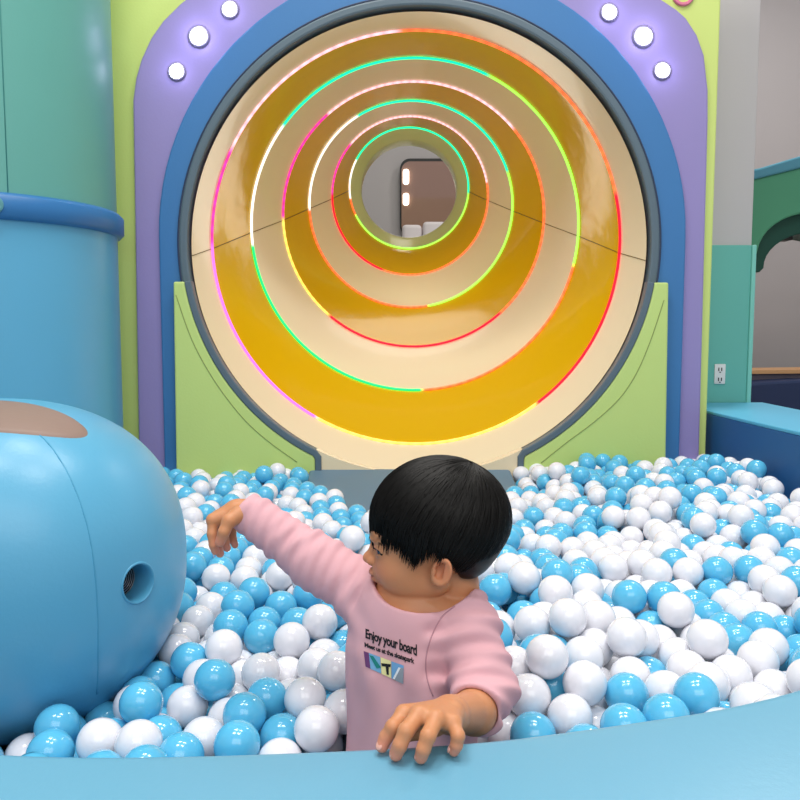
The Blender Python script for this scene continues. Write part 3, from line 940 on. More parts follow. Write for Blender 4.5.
#%%BALLS
BALLS = '''
204,1076,648 -110,1013,576 253,1058,618 -361,1075,581 175,1046,605 -272,1135,588 462,1166,637 342,1171,638 392,1020,618 262,1216,652 311,1058,601 -94,1153,593
-134,1091,580 -314,1138,546 -214,1060,572 224,1013,592 -472,1058,556 458,1293,637 -177,1268,594 -336,986,570 -283,1245,591 536,1159,607 -393,1006,562 -76,1062,576
-135,1309,610 -210,988,568 -212,1179,579 -193,1116,568 212,1245,630 -233,1306,586 399,1357,637 698,1434,622 228,1434,647 272,1149,617 173,1418,629 -161,1047,548
480,1122,600 -339,1246,569 269,1351,647 318,1255,636 -173,1470,602 -265,1036,549 428,1075,609 573,1206,608 438,1607,612 571,1551,621 -289,1326,595 630,1554,622
-456,999,550 -391,1242,539 421,1135,602 340,982,607 -130,1199,579 -289,1386,609 337,1130,594 369,1072,598 509,1549,620 -372,1432,565 -272,1452,612 171,987,580
-242,1583,604 163,1108,619 714,1852,642 -384,1632,584 289,1435,652 547,1259,596 338,1408,633 -219,1433,592 697,1494,623 610,1319,594 -116,1400,594 -379,1313,557
-279,974,559 535,1103,586 459,1355,635 -438,1650,604 429,1195,597 694,1555,624 376,1216,618 -77,1456,602 282,967,601 -325,1041,548 541,1994,627 499,1616,619
814,1806,636 609,1387,592 817,1886,654 301,1204,608 455,989,619 -446,1162,510 -384,1373,555 -238,1365,586 662,2002,638 873,1802,630 595,1962,631 -179,1223,555
549,1386,592 -362,1491,570 780,1675,637 215,1537,634 698,2040,667 336,1776,609 -127,1560,608 255,1850,607 -59,1278,598 -324,1632,580 665,1343,579 608,1449,591
606,1509,591 141,1174,637 786,1854,613 -306,1196,562 -61,1341,602 -387,1761,590 587,1725,632 688,1619,624 -177,1348,591 755,1556,622 564,1611,623 -181,1529,610
597,2182,638 563,1062,620 1086,2297,639 550,1319,593 323,1351,621 566,2252,623 -560,2118,597 566,2479,645 394,1789,600 -490,2283,598 748,1621,624 1110,2462,668
758,1493,621 568,1926,591 631,2057,645 976,2436,647 1038,2357,649 665,1406,580 217,1100,594 -328,1696,581 -246,1103,544 370,2183,582 -123,1258,570 -423,1487,572
561,1671,623 -450,2616,624 422,1263,592 714,1912,642 -351,1553,571 811,1624,622 817,2208,641 514,2592,639 377,1173,576 461,1955,596 762,1960,646 318,1884,584
981,1965,636 -514,1057,514 -75,1223,578 -388,1694,583 599,1799,632 428,1322,594 665,1466,581 443,2102,588 216,1363,598 160,1274,612 430,1729,609 375,1601,607
546,1447,590 716,2402,659 663,2327,642 -447,2393,579 -616,2441,608 -378,2250,562 435,1667,609 -596,2193,606 913,2029,636 664,1526,581 374,1665,606 896,2085,646
-423,2466,584 -450,1873,590 686,1694,608 -480,2111,582 344,2299,584 -433,1550,581 -382,1825,590 -83,1520,596 459,2210,601 490,1838,594 912,2433,644 -394,2156,564
312,2166,581 -462,2008,577 -539,2420,607 678,1814,600 852,2127,648 518,2110,602 -96,1311,564 -348,1205,519 411,2853,622 -548,2219,582 230,1708,604 543,1507,590
370,1316,604 315,1657,599 636,2690,645 430,2806,589 -246,1220,551 1052,2633,661 -448,1754,586 424,2159,586 -48,1115,585 -448,1814,585 335,1468,632 427,2297,583
472,2675,615 924,1907,622 652,2431,628 -341,2700,600 -399,1182,541 377,1898,593 658,1271,573 966,2053,621 684,1754,599 -506,1930,586 479,2285,610 -422,2209,570
546,1847,577 -511,1867,584 -388,1125,554 454,1897,585 482,2618,596 809,2086,642 -155,988,544 721,2816,633 821,1966,638 149,1342,604 -300,2480,572 677,2095,656
313,1724,592 979,2576,650 401,1953,593 -352,2453,558 -638,2361,604 266,1050,558 738,1822,596 149,1037,552 -706,2579,608 479,2444,593 1058,2490,652 622,1911,613
-599,2306,596 857,2453,630 1057,2205,616 -429,2765,608 274,2120,571 1003,2288,623 626,1697,596 -252,1162,538 891,2318,638 691,1301,613 719,2656,636 -379,1885,590
476,2024,595 659,2155,649 703,2260,649 737,2013,630 802,2398,636 -311,2403,561 242,1307,615 391,2115,562 785,1914,612 -349,2526,571 504,2168,593 332,2105,566
424,2360,584 -185,2366,556 206,1153,619 519,1960,584 -252,2445,567 -289,2160,576 -501,2471,593 -481,2204,572 423,1502,590 -241,2387,558 -139,2405,561 856,1684,624
-196,2425,564 538,2522,614 -255,2519,577 -488,2343,597 195,1472,614 -300,2558,582 677,1874,600 513,2236,598 1110,2178,636 822,2655,635 -209,2557,582 770,2777,635
1048,2426,643 -552,1990,594 -549,2501,611 512,2393,609 714,1356,610 -231,2328,550 307,2508,576 -128,2346,553 -287,2348,553 -530,2077,565 -333,2309,552 -150,2463,569
782,2312,632 366,2515,576 488,1322,594 286,2453,568 855,2521,638 574,2128,612 879,2642,648 719,2558,633 -206,2484,572 262,1399,612 -417,1597,548 -160,2522,577
321,2405,561 -549,2340,586 -686,2436,595 1012,2149,614 864,1909,626 -548,2279,579 406,2468,569 601,2452,605 632,2870,624 563,1766,596 -115,2560,583 271,2556,582
-326,1764,588 483,1504,590 281,1956,588 -639,2516,610 743,1761,597 516,1898,586 -165,1164,545 -480,1105,520 -765,2571,598 -391,2080,554 -315,1365,559 -104,2502,575
479,1578,577 -448,2064,563 -568,2840,589 853,2581,638 -420,2526,582 384,2053,560 289,1838,559 485,1261,595 263,2200,576 347,2459,569 1110,2371,634 975,2676,638
-590,2556,596 479,1758,589 430,2683,572 421,2541,572 -760,2684,601 -420,2586,582 541,2446,601 616,2512,615 -265,1277,544 -453,2155,552 502,2562,588 -397,1060,535
491,1686,596 232,1478,567 1110,2523,664 335,1212,559 -480,2526,582 -353,2586,576 676,1933,600 325,2045,560 922,2492,644 596,1114,616 -411,2715,580 543,2049,602
923,2585,631 620,1173,591 -356,2646,579 -45,1088,532 -53,1402,594 610,1236,568 -853,2849,579 -420,2646,582 -174,2308,548 -694,2867,570 920,1838,613 279,1105,576
788,2458,629 154,1525,629 -308,923,570 -269,1689,582 890,2188,642 -530,2616,596 984,1906,625 796,2020,639 -648,2592,606 -444,2264,565 -532,2688,594 -480,2586,582
-93,2443,566 255,1653,597 -693,2723,594 367,1438,589 238,1200,599 -390,2496,539 585,2336,614 -694,2498,594 994,2792,628 429,1382,592 1064,2560,646 429,2612,569
-35,1191,609 -392,2308,558 1067,2755,640 413,1573,570 854,2039,630 -530,2556,596 1054,2263,601 573,2688,614 487,2821,598 -108,1064,525 655,2776,642 297,1164,565
765,2156,620 -122,1481,572 -205,1276,542 1013,2528,639 666,2212,633 726,1405,578 323,2346,553 -276,2290,545 219,1784,596 669,2661,604 1107,2658,646 -430,1419,554
698,2061,611 262,2398,560 -674,2315,588 266,1253,605 488,1188,588 796,2843,632 623,1758,596 949,2313,622 -292,1192,504 621,2584,619 -262,1630,574 -405,2824,581
-418,1662,542 -741,2461,597 918,2699,635 -201,1564,565 593,2016,605 -79,1596,604 -417,1961,563 -149,1534,559 638,2171,595 609,2736,618 1044,2070,622 -358,2775,592
854,2372,610 887,2251,627 -524,2143,556 -474,1302,467 -408,1340,512 511,2334,596 -56,1141,505 826,2730,623 1047,2322,601 168,1102,559 -452,1385,510 1013,2472,617
-414,2426,541 -321,1300,551 380,2393,559 992,2352,611 -84,1369,554 783,2522,628 -860,2790,576 878,1978,625 697,2608,607 247,2502,575 815,1560,618 369,1378,590
934,1983,603 198,1251,572 -27,1500,607 -590,2616,596 -359,1148,507 260,1477,620 -591,2686,588 157,1215,596 264,2063,556 805,1766,593 659,1588,582 -155,1306,554
-266,1337,541 459,2495,568 624,1851,617 697,1989,592 191,1522,582 -358,1290,505 -480,2646,582 745,1701,596 193,1647,594 -117,2287,545 470,1636,571 -282,1554,571
-450,2323,555 578,2867,598 598,2075,598 482,1060,584 -618,2812,570 -635,2870,565 -97,1120,543 -798,2870,570 408,1633,568 671,2730,606 194,1311,580 -390,2556,539
-322,2251,540 932,2130,629 736,1883,595 -582,2473,570 1083,2819,631 726,1465,579 -519,2816,564 -149,1593,564 706,2502,615 430,2758,554 962,2181,619 -58,2540,580
352,1262,587 1110,2429,618 816,1883,571 -87,1179,539 -212,2163,569 1110,2598,642 -828,2665,590 902,2870,599 725,2768,597 123,1424,597 599,1586,582 438,2870,571
597,1878,569 -566,2781,574 -347,1092,526 667,2547,605 820,2786,602 -338,1407,523 838,2870,599 565,2183,588 471,2726,583 -582,2410,567 555,2369,574 -360,2403,526
516,2767,594 258,1531,594 1006,2410,603 925,1778,611 864,1763,584 838,2314,610 -661,2650,597 -390,2616,539 636,1977,590 316,1597,602 1061,2386,601 131,1512,575
169,1466,561 603,2392,603 538,2640,609 501,2068,563 -396,1530,539 -463,1697,575 520,2870,584 612,2643,616 -206,1074,510 -728,2633,594 576,1142,566 433,1025,576
-405,2367,546 206,1056,555 168,1391,576 960,2870,614 -327,1223,466 -79,1202,465 197,1581,598 360,1872,542 261,1896,570 616,2227,603 922,2366,617 720,2116,620
-456,1055,499 558,2011,557 -837,2734,574 -663,2210,610 -92,1428,546 1002,2219,597 373,1989,554 732,2210,630 381,2334,551 -155,1102,524 560,2079,553 540,1580,578
1065,2870,605 -183,1593,614 -299,1733,544 -83,2385,558 -747,2840,560 744,2870,620 644,2113,609 344,1830,582 595,2609,570 138,1570,592 -206,1335,540 803,2260,614
778,2582,626 478,2373,563 824,2160,606 1110,2278,588 -89,1144,456 216,1960,590 846,1852,612 930,2644,615 -97,1564,556 585,2495,566 673,2282,603 727,2709,610
-509,2314,549 605,2135,560 -305,1427,568 -399,1464,522 563,2576,608 -738,2780,563 417,2216,558 444,2053,553 -390,2676,539 745,2369,619 -135,1208,517 -613,2131,571
-290,1077,513 -220,1640,616 -559,1018,525 226,1559,551 482,2660,552 -420,1723,542 413,1857,567 445,1099,557 -646,2699,566 886,2492,596 -517,2019,556 -288,1494,573
1110,2218,591 370,1931,542 -656,1545,519 -608,1579,529 566,1675,539 1110,1735,500 -1170,1786,524 502,1673,536 -566,1630,513 -714,1554,508 -235,1666,534 380,1657,518
-474,1641,556 284,1685,555 123,1644,583 224,1679,552 -358,1663,540 -1099,1838,543 133,1710,511 70,1746,564 -297,1662,536 -1029,1783,546 -8,1702,507 -67,1703,519
657,1648,582 439,1664,527 -116,1729,542 -52,1811,506 717,1650,582 306,1780,557 249,1795,545 -771,1658,514 189,1795,545 128,1804,550 -677,1660,509 -625,1690,512
-568,1698,528 42,1804,513 -511,1711,543 -2,1844,510 -418,1783,543 -359,1791,546 -298,1793,544 -233,1799,547 -916,1669,550 1001,1723,531 379,1717,516 -967,1725,543
926,1713,547 777,1652,582 857,1713,553 774,1732,553 714,1730,553 654,1728,553 -174,1803,546 594,1726,554 849,1656,571 513,1740,539 924,1654,557 984,1660,554
1069,1633,532 -1110,1723,512 -1028,1723,544 462,1760,514 -848,1672,544 224,1619,551 -792,1593,520 -43,1479,497 77,1490,509 139,1495,518 -133,1838,573 306,1483,582
396,1463,543 455,1472,547 515,1475,548 576,1478,549 54,1706,604 0,1730,613 786,1464,577 846,1469,578 904,1443,564 -1077,1564,506 -958,1519,505 -918,1468,516
-879,1418,516 -845,1373,493 -519,1457,460 -441,1505,509 -316,1525,530 -244,1533,529 -99,1480,516 -187,1537,513 -161,1485,526 -326,1466,528 1046,1774,638 -199,1394,550
-107,1389,503 12,1388,502 66,1431,508 146,1420,529 232,1418,564 309,1423,583 399,1403,544 459,1411,548 518,1414,549 578,1417,550 1058,1721,614 -16,1805,554
797,1404,564 888,1388,538 943,1399,516 -1118,1432,464 -1066,1402,464 -965,1351,503 -862,1316,464 -492,1429,506 -249,1457,546 -126,1532,504 -9,1561,515 51,1567,513
-181,1597,512 -121,1594,511 6,1618,502 75,1621,505 134,1637,513 -969,1785,546 288,1625,556 383,1597,520 442,1604,528 509,1608,535 568,1615,539 -1132,1630,562
719,1590,582 779,1592,582 844,1597,580 909,1598,574 939,1569,531 992,1592,548 -1170,1673,515 -1111,1664,517 -1013,1653,537 -911,1610,556 -842,1610,549 -238,1596,531
-298,1600,536 -358,1603,539 -452,1566,505 160,1551,539 292,1564,557 393,1523,543 452,1533,548 512,1536,548 574,1538,549 -110,1811,621 724,1526,580 784,1527,579
845,1529,575 911,1526,562 -736,1610,508 941,1482,590 -1080,1616,536 -997,1597,521 -932,1540,554 -889,1523,516 -801,1487,527 -778,1423,462 -741,1484,521 -681,1491,516
-616,1501,529 -571,1536,509 -511,1548,510 990,1487,537 -908,1787,547 649,1790,553 -784,1786,542 -412,2154,464 -301,2134,523 143,2148,525 203,2149,525 469,2087,510
673,2135,562 731,2108,510 791,2162,557 848,2130,507 908,2135,502 -492,2155,506 1030,2176,564 -967,2236,510 -906,2233,513 -878,2201,555 -814,2207,551 -757,2238,561
-602,2212,514 -521,2200,470 -412,2215,464 -367,2280,512 45,2210,534 1063,2151,516 -617,2154,515 -726,2130,542 -832,2106,595 -941,2084,543 -881,2081,545 -784,2057,588
-723,2050,582 -664,2050,568 -590,2074,566 -423,2056,509 -412,2093,464 -143,1721,597 86,2168,528 174,2097,518 294,2098,518 701,2079,554 765,2078,549 846,2033,541
938,2084,492 1006,2126,541 1057,2092,518 1110,2064,526 -1056,2163,558 -1002,2147,538 -942,2144,542 -882,2141,548 222,2205,533 486,2214,503 608,2194,548 668,2193,549
-704,2372,494 -623,2386,513 -542,2361,530 -461,2373,523 86,1605,609 -26,2365,556 80,2308,548 485,2311,546 549,2384,516 629,2386,549 717,2397,511 799,2391,545
859,2393,545 919,2394,546 1005,2366,510 1110,2363,517 -847,2441,551 -758,2480,543 -734,2448,498 -613,2443,528 -534,2442,552 -471,2440,550 -420,2466,497 -797,2356,515
-1001,2087,539 -880,2362,562 1022,2281,499 755,2241,551 818,2222,551 884,2227,546 931,2208,514 1023,2195,507 1110,2203,474 -910,2309,572 -868,2287,535 -766,2290,532
-679,2310,508 -614,2329,495 -514,2263,489 -1057,1501,520 -1170,1586,578 90,2250,539 220,2288,545 521,2263,545 599,2322,551 656,2304,549 718,2335,520 782,2337,528
836,2329,552 918,2267,495 1110,2274,482 -1060,2093,536 -1085,2141,510 1066,2026,513 -1032,1843,548 -971,1846,549 -911,1848,550 -847,1851,551 -784,1856,550 -725,1863,544
-661,1851,545 -571,1869,583 10,1664,604 -418,1903,548 -324,1962,499 -265,1976,501 -161,2029,508 -146,2091,517 -88,2105,519 -42,2178,529 -30,2119,521 -5,2019,507
53,2034,509 96,1980,502 217,1922,493 277,1922,494 352,1905,491 -1170,1857,540 464,1899,496 1110,1795,499 913,1776,552 -720,1773,516 -665,1782,537 -608,1785,558
-533,1788,572 -416,1843,544 -332,1887,495 -282,1919,493 -207,1990,503 -120,1986,502 -104,2048,511 -46,2062,513 -22,1962,499 37,1976,501 97,1921,493 157,1921,493
246,1875,516 306,1875,516 439,1843,515 500,1818,514 571,1779,538 709,1792,553 769,1793,553 854,1785,529 1059,1796,532 -844,1791,548 561,1836,520 707,1852,553
996,1927,530 1110,1955,565 -1170,2080,560 -1107,2073,504 -1070,2030,530 -976,1995,581 -916,1992,585 -824,2018,546 -764,2013,552 -703,2002,551 -644,1992,553 -576,2018,547
-440,1999,508 -249,2033,509 114,2097,518 293,2039,510 496,1998,544 617,2014,544 682,2023,544 788,2022,547 857,1971,540 944,2015,506 1007,2016,504 920,1909,537
647,1850,553 860,1911,540 705,1912,553 767,1853,553 849,1854,524 916,1849,536 985,1856,534 1058,1854,556 1110,1883,563 -1170,1916,530 -1118,1940,551 -1030,1914,549
-971,1912,551 -911,1910,553 -851,1911,554 -788,1930,533 -716,1924,538 -657,1911,543 -566,1932,585 -474,1960,544 -384,1978,516 113,2037,510 313,1988,549 433,1937,546
552,1903,538 645,1910,553 766,1913,553 1110,1765,613 964,1748,577 -920,1331,470 -735,2317,488 -662,2344,462 -557,2328,477 -500,2337,495 -416,2324,505 -360,2345,512
429,2310,524 542,2327,533 601,2359,503 660,2351,512 -818,2298,504 755,2362,480 887,2344,510 946,2352,509 1060,2328,497 1110,2391,464 -864,2399,512 -808,2418,511
-755,2382,464 -644,2401,459 -564,2413,509 -504,2412,509 830,2362,503 -873,2340,507 955,2232,464 639,2158,511 699,2159,511 758,2170,507 816,2182,507 876,2188,502
965,2153,507 1056,2174,462 -925,2290,516 -847,2238,509 -787,2240,508 -726,2254,502 -650,2285,463 -567,2252,463 -461,2248,463 -410,2279,465 430,2251,512 484,2274,499
574,2278,520 629,2288,498 688,2285,502 752,2286,512 821,2303,498 869,2284,466 -418,2396,489 579,2158,510 430,2370,524 529,2416,469 384,2274,543 -510,2556,539
-450,2556,539 54,1378,590 -360,2526,497 430,2543,464 532,2574,509 601,2546,510 664,2546,511 702,2562,554 -590,2556,511 764,2549,511 884,2552,511 964,2555,540
1110,2543,508 -820,2603,472 -776,2639,491 -651,2615,511 -590,2616,511 -510,2616,539 -450,2616,539 -2,1433,602 824,2550,511 -710,2568,504 -769,2580,497 1110,2483,511
604,2419,506 664,2425,511 768,2429,510 828,2430,510 889,2432,511 964,2410,508 1060,2391,498 -813,2478,518 -710,2508,504 -680,2477,462 -590,2496,511 -510,2496,539
-450,2496,539 430,2454,516 533,2514,509 602,2486,510 665,2485,511 766,2489,510 826,2490,511 886,2492,511 966,2495,540 1056,2509,509 473,2411,514 437,2136,521
430,2192,502 -360,2184,464 959,1893,495 1039,1890,512 1106,1920,516 -1170,1976,526 -1070,1969,532 -1005,1967,537 -945,1965,540 -882,1962,542 -794,1984,506 -736,1973,510
901,1881,487 -676,1964,510 -534,1963,544 -414,1966,465 -203,2072,514 233,2038,510 349,2018,507 541,1961,528 597,1958,549 677,1963,539 737,1965,539 797,1963,542
-594,1961,540 798,1885,510 736,1883,510 676,1881,510 618,1819,510 678,1821,510 738,1823,510 798,1825,510 881,1819,488 953,1814,505 1017,1820,497 1087,1852,504
-1120,1887,516 -1060,1880,510 -1000,1880,510 -940,1881,509 -879,1881,510 -820,1884,510 -752,1899,497 -690,1884,500 -598,1901,540 -538,1901,542 -478,1899,543 -446,1928,502
332,1961,499 522,1874,495 616,1879,510 889,1940,496 947,1951,505 1058,1956,513 1110,1985,513 -696,2080,527 -638,2091,534 -582,2105,515 -500,2076,463 -360,2124,464
326,2148,525 409,2083,514 531,2104,506 610,2104,509 671,2106,509 790,2120,514 862,2070,497 893,2100,456 1110,2118,497 -1026,2186,499 -966,2177,498 -907,2174,504
-808,2137,542 -727,2184,514 -668,2192,510 -552,2156,501 -464,2185,463 -755,2078,540 430,2603,464 -819,2078,544 -971,2117,495 -1150,2114,514 -1070,2090,460 -1004,2027,538
-944,2025,540 -884,2022,543 -789,2044,504 -730,2034,507 -666,2030,512 -604,2050,505 -541,2044,506 -410,2026,460 -245,2114,520 234,2098,518 526,2041,516 585,2049,507
645,2051,507 729,2048,510 800,2062,503 885,2008,502 973,2045,463 1000,2080,503 1110,2067,466 -1031,2123,492 -911,2114,500 533,2634,510 599,2606,510 662,2606,511
-1115,1112,514 -975,1127,464 -881,1122,507 -422,1215,496 102,1342,566 50,1320,605 102,1227,632 880,2732,598 55,1114,592 114,1080,529 644,1061,562 213,1132,516
1110,2338,583 448,1159,554 508,1145,552 632,1119,568 689,1100,568 -1116,1172,509 -992,1162,510 -735,2402,591 -600,2353,558 932,2756,626 587,1079,568 507,1085,536
394,1058,545 -810,1028,508 -497,1069,457 -45,1647,590 -356,1000,515 -236,967,518 32,1581,608 229,945,526 229,944,586 310,956,547 428,976,542 482,996,558
541,985,564 -1170,1047,466 -1025,1095,459 -973,1065,462 -27,1570,618 -421,1107,508 -327,1044,478 -123,1636,597 -1092,1504,569 30,1516,614 -1079,1445,566 344,1042,516
-725,2344,603 4,1113,555 106,1130,566 160,1159,523 -35,1542,566 -1170,1257,518 -1010,1269,506 -894,1294,510 -657,2150,606 -255,2173,529 -634,2086,605 -73,1298,511
-3,1308,506 63,1299,497 146,1360,529 231,1342,544 286,1320,530 395,1344,548 457,1351,549 520,1350,552 580,1352,554 -323,2048,557 746,1317,546 806,1319,541
895,1330,524 -1080,1344,463 -979,1310,461 780,1269,562 -837,1081,512 720,1269,572 580,1286,554 275,1219,556 744,2264,605 428,1196,511 516,1229,554 567,1198,549
643,1193,539 677,1159,575 777,1197,558 -1120,1231,497 -1072,1231,532 -961,1235,497 -381,1249,468 362,2219,535 -416,2185,515 -81,1234,516 -34,1254,546 61,1225,546
154,1229,538 231,1241,522 310,1266,545 385,1285,543 456,1290,551 516,1289,552 -575,2174,553 -396,1406,506 -966,1005,462 -1100,995,516 -641,2734,517 -588,2760,506
-532,2772,525 -420,2767,496 -360,2766,503 469,2754,508 516,2738,542 594,2726,506 659,2727,511 733,2728,546 -737,2753,510 831,2752,495 1002,2764,511 1056,2785,497
1109,2777,525 -864,2821,458 -758,2814,507 -661,2854,513 -600,2818,464 -522,2828,506 -480,2870,516 -408,2859,506 891,2803,524 -846,2766,523 1081,2698,542 1003,2721,552
762,2609,511 822,2610,511 882,2612,511 962,2615,540 1031,2668,559 1081,2636,546 -834,2708,510 -763,2697,502 -651,2675,511 -590,2676,511 -510,2676,539 -450,2676,539
430,2709,518 435,2416,562 556,2295,582 485,2691,501 235,2345,553 597,2666,509 661,2666,511 761,2669,511 821,2670,511 881,2672,511 930,2705,496 476,2812,491
528,2838,507 322,2263,541 586,2821,509 -90,827,520 150,826,525 216,843,512 326,874,526 -992,944,516 -936,921,512 -889,957,520 -832,970,507 -759,1018,478
-728,1068,464 -669,1058,470 -622,1057,507 -530,1020,464 -462,951,496 -416,958,534 -322,950,518 -271,919,523 -110,883,521 178,933,556 218,888,551 273,912,561
419,914,551 469,940,574 -224,841,507 -1021,1029,462 -317,880,516 -457,893,512 654,2820,501 714,2821,499 774,2820,500 885,2854,492 950,2870,493 1002,2844,509
1061,2870,499 -653,824,516 -595,810,516 -523,841,561 -426,791,553 -366,787,555 -319,786,519 -135,790,534 -81,793,471 465,2181,549 -826,874,516 -291,2076,515
-798,920,477 -712,978,515 -657,954,514 -576,979,459 -556,923,464 -399,897,525 868,1296,566 106,1478,617 488,2469,523 -940,2203,553 -911,2168,592 -840,2164,584
-764,2174,561 -700,2224,550 -634,2191,560 1007,2329,557 -312,2193,531 -220,2270,542 86,2203,576 -1001,2166,595 262,2159,527 545,2137,554 946,2328,564 728,2188,556
852,2168,553 912,2167,553 973,2191,552 1110,2121,617 1110,2186,532 -1000,2206,550 -947,2262,564 510,2160,510 -890,2254,580 1110,2063,602 1062,2353,551 1005,2049,554
1063,2055,565 1110,2017,564 -1149,2114,604 -1110,2118,559 -1030,2115,583 -970,2115,586 -914,2052,586 -900,2110,596 -768,2118,583 1053,2113,576 -693,2102,583 -523,2103,511
-407,2123,515 -209,2211,534 52,2146,572 173,2125,571 350,2077,515 640,2084,556 740,2130,565 829,2090,548 907,2054,534 -667,2142,548 -843,2222,601 -785,2209,605
-664,2252,511 890,2348,570 872,2288,526 966,2296,517 1053,2292,549 1110,2305,533 -825,2386,559 -753,2396,522 -667,2436,503 -505,2392,566 -642,2407,566 798,2356,594
-698,2405,544 176,2332,551 517,2418,554 -771,2360,569 686,2402,562 769,2416,590 828,2422,588 888,2423,588 976,2380,560 1031,2404,548 1110,2396,568 78,2369,556
744,2372,559 639,2344,590 27,2337,552 -608,2270,503 -416,2246,515 33,2269,542 131,2207,533 304,2203,533 524,2204,549 635,2248,550 712,2282,557 800,2281,549
850,2266,577 937,2255,551 983,2239,516 1066,2236,498 -859,2301,601 -828,2326,556 -722,2340,541 -664,2355,544 -571,2308,532 680,2379,617 136,2288,545 -19,2299,546
67,2269,591 264,2248,539 950,2030,568 832,1939,585 734,2032,573 648,2036,591 819,1824,567 879,1820,573 954,1817,568 1013,1821,579 1110,1824,552 -1142,1893,580
-1084,1892,564 -1003,1878,588 -943,1877,592 -881,1877,593 25,2396,560 -813,1886,593 -688,1884,586 -627,1890,590 -673,2551,567 -364,1923,531 -203,2025,552 -139,2049,560
-66,2134,567 -72,2326,550 -66,2209,574 -21,2079,565 -757,1902,576 752,2548,584 600,1819,572 486,1869,542 -1170,1819,586 -1071,1803,583 -1000,1812,589 -937,1752,587
-879,1817,590 -807,1816,588 -732,1807,564 -677,1813,587 -620,1830,596 -579,1790,611 942,2534,606 884,2552,596 -357,1858,542 -297,1866,539 -98,2006,554 -124,1904,491
-63,2005,505 -38,2022,557 3,1979,551 73,1999,554 126,1872,516 186,1874,516 247,1946,540 -64,2259,541 -816,2466,596 20,2036,559 156,1981,502 735,1943,595
916,1981,546 978,1982,545 1037,1994,554 1110,1987,616 -1170,2021,570 -1119,1999,547 -1114,2057,562 -1040,1996,576 -976,2055,583 123,2336,578 -853,2050,588 -756,2009,611
-680,2006,606 -615,2026,592 -307,2019,507 -156,2184,530 -12,2229,536 204,2062,556 -646,2474,568 -700,2465,544 -781,2428,564 -815,2018,622 577,2423,559 392,1967,500
276,1982,502 216,1981,502 310,1928,544 407,1894,513 492,1929,540 -824,2569,586 1056,2443,586 947,2417,598 890,1879,581 1013,1888,576 1062,1919,560 1110,1918,612
-1170,1950,580 -1071,1946,587 -1010,1947,595 -949,1944,597 -888,1941,599 -856,1990,588 -801,1971,575 -741,1963,575 -682,1953,578 -624,1949,591 726,2446,620 -181,2092,566
12,2076,515 1110,1764,553 -728,2530,557 1110,2246,537 110,1245,575 757,1237,607 848,1272,617 -1116,1271,542 -1065,1289,516 -879,1182,510 195,2003,554 -37,1314,555
75,1290,555 140,1294,559 49,1202,601 144,2062,556 815,1380,615 -1170,1291,568 -1111,1327,521 -1019,1327,514 -153,1432,560 -32,1431,546 28,1416,552 135,2002,553
74,2068,553 -80,2065,563 332,1339,563 -1118,1379,492 5,1212,562 950,1876,577 714,2870,568 774,2870,568 255,2004,554 1110,2870,565 353,883,628 325,925,596
404,966,596 509,965,611 567,1002,616 173,2038,510 765,1170,609 314,1015,560 15,2159,527 -110,2222,535 -100,2163,527 -831,1939,615 -863,1899,646 -922,1909,638
104,1121,625 158,1156,583 1110,1844,608 1062,1881,609 57,2116,521 -1012,1389,500 -946,1393,541 -73,2024,606 -56,1761,557 55,1862,507 110,1775,599 187,1946,540
142,1907,584 -78,1943,496 -166,1947,497 1007,1628,598 1084,1659,584 -1170,1731,557 -107,1806,530 -743,1671,567 -224,1933,495 -198,1856,562 -183,1930,566 -23,1901,593
25,1866,559 163,1803,599 -322,1832,583 420,1758,557 -734,1735,560 -809,1753,586 -704,1626,557 -1050,1712,598 -1170,1612,519 1022,1545,597 -54,1486,555 61,1496,567
-161,1982,546 320,1537,603 -1164,1522,568 -1117,1520,517 -964,1430,497 -291,1946,546 -5,1656,547 25,1544,561 -754,1848,601 -842,1846,627 -1122,1573,545 -1031,1606,570
-198,1628,562 -86,1625,551 -47,1648,506 64,1652,580 163,1675,550 -940,1814,590 1069,1803,590 984,1786,618 459,1804,556 654,2870,568 892,1939,582 957,1935,576
1062,1952,624 1110,2548,610 -820,2593,531 -794,2698,553 -695,2668,551 1086,2164,582 917,2211,594 857,2209,596 14,2455,568 780,2207,594 571,2238,565 1057,2572,588
770,2640,610 956,2706,590 1031,2669,619 384,2164,527 1073,2627,605 176,2184,566 -468,2215,515 -524,2200,530 -468,2703,596 -658,2259,576 -721,2225,606 822,2610,596
996,2527,582 913,2583,554 824,2550,596 -560,2526,554 1037,2234,550 993,2272,566 904,2291,586 226,2446,567 525,2490,565 680,2458,582 757,2488,586 826,2490,595
957,2477,597 1025,2483,553 1110,2456,564 -742,2596,548 -685,2609,560 756,2316,578 697,2339,576 464,2255,561 177,2245,539 166,2442,566 -462,2286,510 -633,2304,546
-710,2283,552 -816,2267,556 187,2497,574 -650,2494,511 1110,2115,557 959,2138,577 -348,2093,514 -482,2047,516 998,2095,592 -360,2810,544 49,2552,582 997,2008,597
776,1986,593 545,2820,562 575,2779,594 610,2830,564 -163,2250,539 686,2819,552 916,2858,542 1005,2805,554 1110,2801,580 -839,2870,517 -780,2870,512 -408,2020,555
-600,2870,516 -1038,2056,578 -495,2870,574 -360,2870,540 766,2814,588 409,2023,514 810,2054,592 -894,2870,541 886,2108,552 740,2669,567 776,2737,591 880,2672,596
909,2705,552 971,2763,580 1110,2715,628 -678,2764,553 -619,2753,570 697,2170,604 -466,2788,566 -36,2324,598 3,2514,576 -266,2231,537 -708,2172,580 570,2717,561
635,2779,585 958,2086,548 796,2774,548 874,2821,578 952,2820,581 1012,2842,601 890,2022,581 521,2692,585 133,2392,559 993,1782,538 808,1706,595 -262,865,547
-203,861,561 192,837,566 269,858,536 364,888,569 -983,1001,534 -939,965,553 -870,1016,516 -766,995,533 -717,1040,516 -348,879,567 -663,1013,510 -504,997,513
